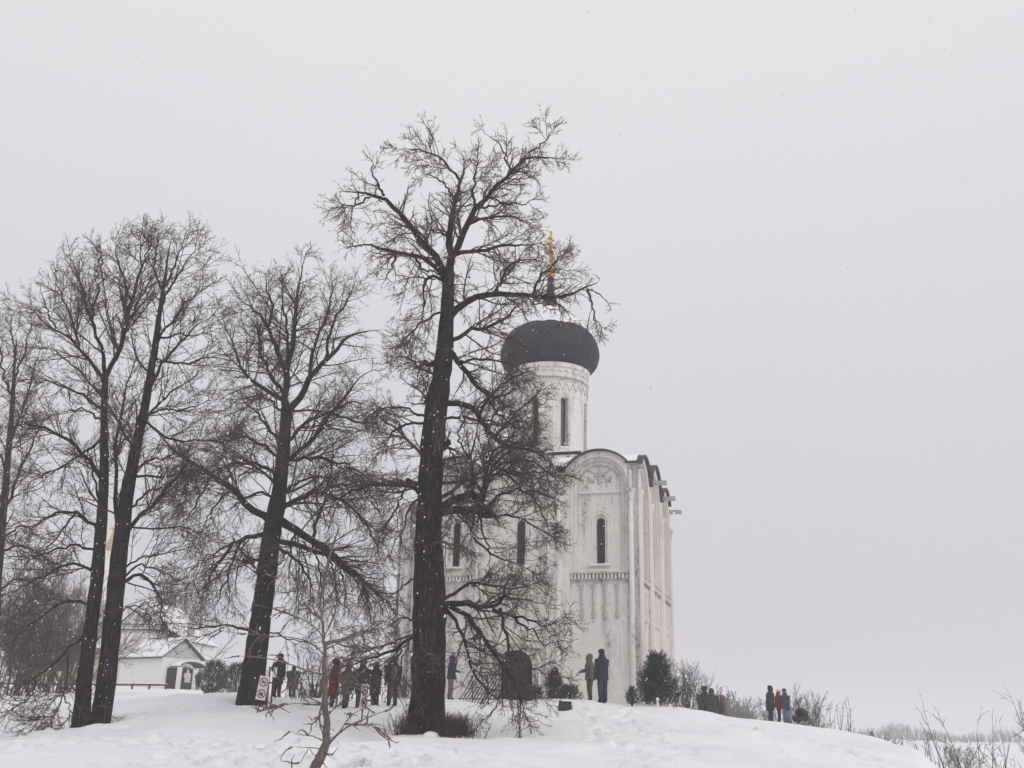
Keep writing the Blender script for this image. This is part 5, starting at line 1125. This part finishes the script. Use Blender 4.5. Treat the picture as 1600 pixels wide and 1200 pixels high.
def person(label, base, yaw, H, coat, trousers, hem=.46, head='hood', hat=None, arms=('down', 'down'), group=None, lean=0.0, bulk=1.0, stance=.055, boots=(.02, .018, .018), scarf=None):
    """H in metres; proportions below are fractions of the height, figure faces -Y"""
    root = empty('person', tuple(base), yaw); tag(root, label, 'person', group)
    hd = lambda s: {'down': [(s * .135, .0, .64), (s * .14, -.035, .48)], 'forward': [(s * .135, -.03, .665), (s * .09, -.16, .635)], 'phone': [(s * .135, -.05, .65), (s * .05, -.16, .72)], 'pocket': [(s * .155, .03, .65), (s * .1, -.06, .54)], 'back': [(s * .14, .06, .66), (s * .1, .1, .53)]}
    lean = lean - .012 - .028 * ((base[0] * 7.3) % 1); stp = .045 * (((base[0] * 5.1) % 1) - .5)
    P = [(0, 0, .53), (0, lean * .3, .63), (0, lean * .6, .75), (0, lean, .845), (0, lean - .008, .885), (0, lean - .012, .935), (0, lean - .008, .972)]
    E_ = [(0, 1), (1, 2), (2, 3), (3, 4), (4, 5), (5, 6)]; Rr = [(.075, .06), (.075, .058), (.085, .06), (.034, .034), (.043, .046), (.054, .06), (.04, .045)]
    for s in (-1, 1):
        i = len(P); st = stance
        P += [(s * .052, 0, .5), (s * st, -.012 + s * stp * .5, .28), (s * (st + .005), .008 + s * stp, .055), (s * (st + .012), -.06 + s * stp, .022)]
        E_ += [(0, i), (i, i + 1), (i + 1, i + 2), (i + 2, i + 3)]; Rr += [(.07, .072), (.055, .056), (.043, .045), (.03, .024)]
        el, wr = hd(s)[arms[0 if s < 0 else 1]]
        i = len(P); P += [(s * .105, lean * .8, .8), (el[0], el[1] + lean * .6, el[2]), (wr[0], wr[1] + lean * .5, wr[2])]
        E_ += [(2, i), (i, i + 1), (i + 1, i + 2)]; Rr += [(.04, .04), (.03, .03), (.022, .02)]
    skin_body(H, P, E_, Rr, 'body', [cloth(trousers), SKIN, cloth(coat)], .52, root)
    b = bulk * 1.13
    m = MB(); secs = [(0, lean * .1, hem, .118 * b, .088 * b), (0, lean * .15, hem + .03, .12 * b, .09 * b), (0, lean * .35, .6, .112 * b, .083 * b), (0, lean * .55, .7, .122 * b, .09 * b), (0, lean * .75, .79, .122 * b, .08 * b), (0, lean * .85, .825, .085 * b, .066), (0, lean * .95, .855, .05, .05), (0, lean, .87, .046, .048)]
    ring_loft(m, [(cx * H, cy * H, z * H, rx * H, ry * H) for cx, cy, z, rx, ry in secs], 20, .035, base[0] * 3)
    for s in (-1, 1):
        el, wr = hd(s)[arms[0 if s < 0 else 1]]
        sh = (s * .098 * b, lean * .8, .805); e = (el[0] * (1 + .1 * (b - 1)), el[1] + lean * .6, el[2]); w = (wr[0], wr[1] + lean * .5, wr[2])
        mid = tuple((sh[k] + e[k]) / 2 for k in range(3))
        m.tube([tuple(c * H for c in q) for q in (sh, mid, e, tuple((e[k] + w[k]) / 2 for k in range(3)), w)], [.05 * H * b, .046 * H * b, .041 * H * b, .036 * H * b, .031 * H], 10)
    m.build('coat', cloth(coat), root, autosmooth=50)
    for s in (-1, 1):                                            # gloved hands: palm, four fingers, thumb
        el, wr = hd(s)[arms[0 if s < 0 else 1]]
        w = Vector((wr[0], wr[1] + lean * .5, wr[2])) * H; d = (w - Vector((el[0], el[1] + lean * .6, el[2])) * H).normalized()
        side = d.cross(Vector((0, 0, 1)) if abs(d.z) < .8 else Vector((0, 1, 0))).normalized(); up = side.cross(d)
        m = MB(); m.tube([w - d * .02, w + d * .04, w + d * .085], [.03, .04, .034], 8)
        for k in range(4):
            f0 = w + d * .075 + side * (k - 1.5) * .019; ln = (.06, .07, .068, .052)[k]
            m.tube([f0, f0 + d * ln * .5 - up * .006, f0 + d * ln * .9 - up * .028], [.0105, .01, .008], 6)
        t0 = w + d * .03 + side * .033; m.tube([t0, t0 + side * .022 + d * .025, t0 + side * .026 + d * .05], [.013, .012, .009], 6)
        m.build('hand', cloth((.03, .027, .028)), root, smooth=True)
        a_ = (s * (stance + .005), .008 + s * stp, .0); m = MB()
        m.sphere((a_[0] * H, (a_[1] - .03) * H, .024 * H), (.034 * H, .075 * H, .028 * H), 10, 6); m.tube([(a_[0] * H, a_[1] * H, .02 * H), (a_[0] * H, a_[1] * H, .13 * H)], [.036 * H, .043 * H], 10)
        m.build('boot', cloth(boots), root, smooth=True)
    hc_ = Vector((0, (lean - .012) * H, .935 * H))
    m = MB()                                                     # face: nose, eyes, mouth
    m.tube([hc_ + Vector((0, -.054 * H, .012 * H)), hc_ + Vector((0, -.068 * H, -.012 * H)), hc_ + Vector((0, -.055 * H, -.017 * H))], [.006 * H, .01 * H, .006 * H], 6)
    f_ = m.build('nose', SKIN, root, smooth=True)
    for s in (-1, 1):
        m = MB(); m.sphere(hc_ + Vector((s * .02 * H, -.052 * H, .008 * H)), (.008 * H, .006 * H, .005 * H), 8, 5); m.build('eye', M['metal_dark'], root)
    m = MB(); m.tube([hc_ + Vector((-.017 * H, -.052 * H, -.032 * H)), hc_ + Vector((0, -.057 * H, -.034 * H)), hc_ + Vector((.017 * H, -.052 * H, -.032 * H))], .004 * H, 5); m.build('mouth', cloth((.25, .1, .09)), root)
    hatm = cloth(hat or coat)
    m = MB()
    if head == 'hood':
        n_, k_ = 16, 9; vs = []
        for i in range(k_ + 1):
            t = math.pi * (.0 + i / k_ * .86)
            for j in range(n_ + 1):
                a = -math.pi / 2 + .62 + (2 * math.pi - 1.24) * j / n_
                vs.append(hc_ + Vector((.06 * H * math.sin(t) * math.cos(a) * (1 - .12 * math.cos(t)), .008 * H + .072 * H * math.sin(t) * math.sin(a) + .012 * H * math.cos(t), -.006 * H + .078 * H * math.cos(t))))
        m.add(vs, [(i * (n_ + 1) + j, i * (n_ + 1) + j + 1, (i + 1) * (n_ + 1) + j + 1, (i + 1) * (n_ + 1) + j) for i in range(k_) for j in range(n_)])
        hn = 'hood'
    elif head == 'beanie':
        m.lathe([(.061 * H, -.002), (.066 * H, .004 * H), (.066 * H, .024 * H), (.062 * H, .026 * H), (.06 * H, .04 * H), (.047 * H, .062 * H), (.025 * H, .073 * H), (0, .076 * H)], 16, tuple(hc_ + Vector((0, .004 * H, 0)))); hn = 'knitted_hat'
    elif head == 'fur':
        m.lathe([(.062 * H, -.02 * H), (.076 * H, -.01 * H), (.078 * H, .03 * H), (.072 * H, .065 * H), (.05 * H, .08 * H), (0, .084 * H)], 16, tuple(hc_ + Vector((0, .004 * H, .004)))); hn = 'fur_hat'
    o = m.build(hn, hatm, root, smooth=True)
    m = MB(); ring_loft(m, [(0, (lean * .85 + .004) * H, .81 * H, .1 * H, .074 * H), (0, (lean * .9 + .004) * H, .835 * H, .086 * H, .072 * H), (0, (lean + .004) * H, .865 * H, .066 * H, .064 * H), (0, (lean + .006) * H, .893 * H, .06 * H, .06 * H)], 16, .03, base[0])
    m.build('collar', hatm if head == 'hood' else cloth(coat), root, smooth=True)
    if head == 'hood': so = o.modifiers.new('thick', 'SOLIDIFY'); so.thickness = .012 * H
    if head != 'hood':
        m = MB(); m.sphere(hc_ + Vector((0, .014 * H, -.012 * H)), (.057 * H, .054 * H, .052 * H), 12, 8); m.build('hair', cloth((.05, .033, .025)), root, smooth=True)
        for s in (-1, 1): m = MB(); m.sphere(hc_ + Vector((s * .056 * H, .004 * H, -.008 * H)), (.008 * H, .014 * H, .02 * H), 8, 6); m.build('ear', SKIN, root, smooth=True)
    if scarf: m = MB(); m.lathe([(.05 * H, -.01), (.062 * H, .012), (.062 * H, .045), (.05 * H, .07)], 14, (0, lean * H, .845 * H)); m.build('scarf', cloth(scarf), root, smooth=True)
    return root

def backpack(label, base, yaw, H, col, sz=1.0):
    root = empty('backpack', tuple(base), yaw); tag(root, label, 'backpack')
    m = MB(); secs = [(0, .17, .5, .075, .04), (0, .175, .53, .088, .052), (0, .18, .62, .09, .058), (0, .172, .73, .082, .05), (0, .16, .79, .055, .035), (0, .155, .8, .03, .02)]
    ring_loft(m, [(a * H, b * H * .72, c * H, d * H * sz, e * H * sz) for a, b, c, d, e in secs], 14); m.build('bag', cloth(col), root, smooth=True)
    m = MB(); m.sphere((0, .2 * H * .9, .58 * H), (.065 * H * sz, .022 * H, .055 * H), 12, 7); m.build('front_pocket', cloth(tuple(c * 1.3 for c in col)), root, smooth=True)
    for s in (-1, 1): m = MB(); m.tube([(s * .06 * H, .11 * H, .78 * H), (s * .075 * H, .0, .845 * H), (s * .09 * H, -.09 * H, .75 * H), (s * .1 * H, -.03 * H, .6 * H), (s * .08 * H, .1 * H, .55 * H)], .013 * H, 6); m.build('strap', cloth(col), root)
    return root

GP1, GP2, GP3, GP4 = 'visitors left of the big lime tree', 'couple at the church wall', 'visitors sunk behind the slope', 'visitors beside the pram'
blk, navy, jean = (.022, .02, .024), (.022, .026, .055), (.05, .065, .13)
person('person in a tall black hat and black coat behind the notice post', ground_at(429, 40.5), R(160), 1.58, (.024, .021, .024), (.03, .02, .022), .3, 'fur', (.016, .014, .015), ('down', 'pocket'))
p_ = ground_at(453, 43.5); person('short dark grey figure low behind the slope right of the tall black hat', p_, R(190), 1.24, (.05, .052, .062), (.04, .04, .05), .25, 'hood', None, ('pocket', 'pocket'), bulk=1.45)
person('person in a dark red hooded coat behind the young tree', ground_at(517, 38), R(100), 1.77, (.16, .018, .026), (.07, .015, .02), .28, 'hood', (.13, .014, .024), ('forward', 'pocket'), GP1, scarf=blk)
person('person in a grey-brown hooded coat next to the red one', ground_at(538, 37.6), R(150), 1.62, (.12, .09, .082), (.085, .042, .042), .33, 'hood', None, ('down', 'pocket'), GP1, stance=.035)
person('person in a black coat and brown fur hat behind the narrow sign', ground_at(562, 37.5), R(20), 1.72, (.024, .022, .026), (.045, .05, .07), .32, 'fur', (.08, .055, .05), ('down', 'down'), GP1)
person('person all in black without a bag beside the narrow sign', ground_at(584, 37.8), R(-30), 1.6, (.018, .017, .021), (.018, .017, .02), .3, 'hood', None, ('pocket', 'forward'), GP1)
q_ = ground_at(611, 38.2); person('person in a black jacket and dark jeans wearing a backpack', q_, R(205), 1.72, (.022, .022, .028), (.04, .05, .085), .47, 'beanie', (.03, .022, .024), ('down', 'down'), GP1, bulk=1.2, stance=.06)
backpack('grey backpack on the person left of the thick trunk', q_, R(205), 1.72, (.09, .09, .1), 1.0)
person('person in a navy jacket with outstretched arm right of the thick trunk', ground_at(702, 40), R(85), 1.62, (.024, .032, .06), (.13, .13, .14), .47, 'hood', (.05, .06, .075), ('forward', 'pocket'))
person('person in a grey hooded jacket and brown trousers holding out a hand at the church', ground_at(922, 39.6), R(-75), 1.73, (.13, .115, .11), (.105, .06, .056), .45, 'hood', (.14, .1, .095), ('forward', 'down'), GP2, bulk=.98)
person('person in a navy coat, black knitted hat and blue jeans by the church wall', ground_at(942, 38), R(-150), 1.86, (.02, .023, .045), (.028, .036, .08), .42, 'beanie', (.015, .014, .018), ('phone', 'down'), GP2, bulk=.95)
person('tallest person in black sunk behind the slope near the juniper', ground_at(1102, 46.5), R(170), 1.86, (.03, .027, .029), (.03, .028, .03), .3, 'fur', (.03, .027, .028), ('phone', 'phone'), GP3, bulk=1.1)
person('shorter dark grey hooded person behind the slope beside the tall one', ground_at(1113, 45.8), R(160), 1.63, (.05, .048, .052), (.04, .04, .045), .3, 'hood', None, ('pocket', 'forward'), GP3, bulk=1.1)
person('stooped person in a brown-grey hooded cape at the right of the slope group', ground_at(1128, 46.5), R(95), 1.55, (.11, .085, .085), (.06, .05, .05), .25, 'hood', (.14, .09, .09), ('pocket', 'pocket'), GP3, bulk=1.25)
person('person in a long black coat left of the red jacket on the slope', ground_at(1204, 50), R(60), 1.68, (.02, .022, .028), (.022, .022, .026), .34, 'hood', None, ('down', 'pocket'), GP4, bulk=1.15)
person('person in a bright red jacket and white hat on the slope', ground_at(1217.5, 50.2), R(70), 1.6, (.32, .018, .024), (.03, .035, .05), .47, 'beanie', (.75, .72, .72), ('pocket', 'pocket'), GP4, bulk=1.15)
person('person in a slate-blue jacket and light jeans beside the pram', ground_at(1229, 49.6), R(-60), 1.66, (.045, .058, .085), (.13, .17, .27), .45, 'beanie', (.03, .03, .036), ('forward', 'down'), GP4, bulk=1.05)
a_ = annex.matrix_basis
for (lx, ly), lab, ct, tr in (((2.6, .9), 'small figure in a pale coat in front of the house porch', (.5, .48, .48), (.03, .03, .03)), ((2.3, 2.3), 'small dark figure at the house porch door', (.02, .02, .022), (.02, .02, .02)), ((3.1, 3.9), 'small grey figure right of the house porch pillar', (.3, .28, .28), (.06, .05, .05))):
    w_ = Matrix.Translation(annex.location) @ Matrix.Rotation(-phi, 4, 'Z') @ Vector((lx, ly, 0)); person(lab, (w_.x, w_.y, max(w_.z - .1, gz(w_.x, w_.y))), R(200), 1.6, ct, tr, .35, 'hood', None, ('down', 'pocket'), 'people at the house porch')

# pram
b0 = ground_at(1250, 49.3); root = empty('pram', tuple(b0), R(-60)); tag(root, 'black pram with a round hood on the slope', 'pram')
m = MB(); n_, k_ = 12, 12; vs = []
for i2 in range(k_ + 1):
    v_ = R(-25) + R(150) * i2 / k_
    for j in range(n_ + 1):
        u_ = math.pi * j / n_; vs.append((.3 * math.cos(u_), .08 + .37 * math.sin(u_) * math.cos(v_), .56 + .37 * math.sin(u_) * math.sin(v_)))
m.add(vs, [(i2 * (n_ + 1) + j, i2 * (n_ + 1) + j + 1, (i2 + 1) * (n_ + 1) + j + 1, (i2 + 1) * (n_ + 1) + j) for i2 in range(k_) for j in range(n_)])
o = m.build('hood', cloth((.02, .019, .022)), root, smooth=True); so = o.modifiers.new('thick', 'SOLIDIFY'); so.thickness = .015
m = MB(); ring_loft(m, [(0, -.02, .3, .2, .3), (0, -.02, .36, .25, .38), (0, -.02, .52, .29, .44), (0, -.02, .56, .28, .43)], 16); m.build('carrycot', cloth((.025, .023, .026)), root, autosmooth=50)
m = MB(); m.tube([(0, .3, .53), (0, .44, .72), (0, .36, .9)], .02, 6); m.tube([(.26, .33, .5), (.27, .62, .93), (-.27, .62, .93), (-.26, .33, .5)], .016, 6); m.build('handlebar', M['spout'], root)
m = MB(); m.box((-.22, -.3, .16), (.22, .28, .2)); m.build('basket', cloth((.03, .03, .03)), root)
for sx in (-1, 1):
    m = MB(); m.tube([(sx * .24, .33, .14), (sx * .24, -.1, .34), (sx * .24, -.34, .14)], .014, 6); m.build('frame', M['spout'], root)
    for sy in (-1, 1):
        m = MB(); m.tube([(sx * .27 + .0, sy * .34 + .12 * math.cos(a), .13 + .12 * math.sin(a)) for a in np.linspace(0, 2 * math.pi, 17)], .02, 6, cap=False); w_ = m.build('wheel', M['metal_dark'], root)
        m = MB(); m.lathe([(.0, -.01), (.11, -.008), (.11, .008), (0, .01)], 12); o = m.build('rim', M['spout'], w_); o.location = (sx * .27, sy * .34, .13); o.rotation_euler = (0, R(90), 0)

# ------------------------------------------------------------------ falling snow and haze
n_ = 6500
yy = rng.uniform(2.5, 34, n_); xx = rng.uniform(-1, 1, n_) * (.56 * yy + 1.5); zz = EZ + rng.uniform(-.12, .85, n_) * yy
keep = zz > ground_z(xx, yy) + .05; xx, yy, zz = xx[keep], yy[keep], zz[keep]; n_ = len(xx)
sz = rng.uniform(.0026, .0064, n_) * np.clip(yy / 9, .5, 1.5) * np.where(rng.random(n_) < .03, 2.0, 1)
octv = np.array([(1, 0, 0), (0, 1, 0), (-1, 0, 0), (0, -1, 0), (.25, 0, 1.7), (-.25, 0, -1.7)])
V = np.stack([xx, yy, zz], 1)[:, None, :] + octv[None] * sz[:, None, None] * rng.uniform(.7, 1.3, (n_, 6, 1))
octf = np.array([(0, 1, 4), (1, 2, 4), (2, 3, 4), (3, 0, 4), (1, 0, 5), (2, 1, 5), (3, 2, 5), (0, 3, 5)])
fl = link('falling_snow', mesh_np('falling_snow', V.reshape(-1, 3), [(octf[None] + (np.arange(n_) * 6)[:, None, None]).reshape(-1, 3)]), M['flake'])
tag(fl, 'snowflakes drifting down through the air', 'snowflakes', kind='stuff')

m = MB(); m.box((-900, -60, -2.5), (900, 1500, 30))
hz_ = bpy.data.materials.new('haze'); hz_.use_nodes = True; hn = hz_.node_tree.nodes; hn.clear()
pv = hn.new('ShaderNodeVolumePrincipled'); pv.inputs['Color'].default_value = (.95, .945, .96, 1); pv.inputs['Density'].default_value = .0017; pv.inputs['Anisotropy'].default_value = 0.2
ho = hn.new('ShaderNodeOutputMaterial'); hz_.node_tree.links.new(pv.outputs[0], ho.inputs['Volume'])
tag(m.build('haze', hz_), 'pale snowy haze filling the air', 'haze', kind='stuff')

for o_ in C.objects:
    if o_.type == 'MESH' and o_.parent and o_.name.split('.')[0] in ('tooth_course', 'seam', 'twigs', 'branches', 'foliage', 'crown'): o_['kind'] = 'stuff'
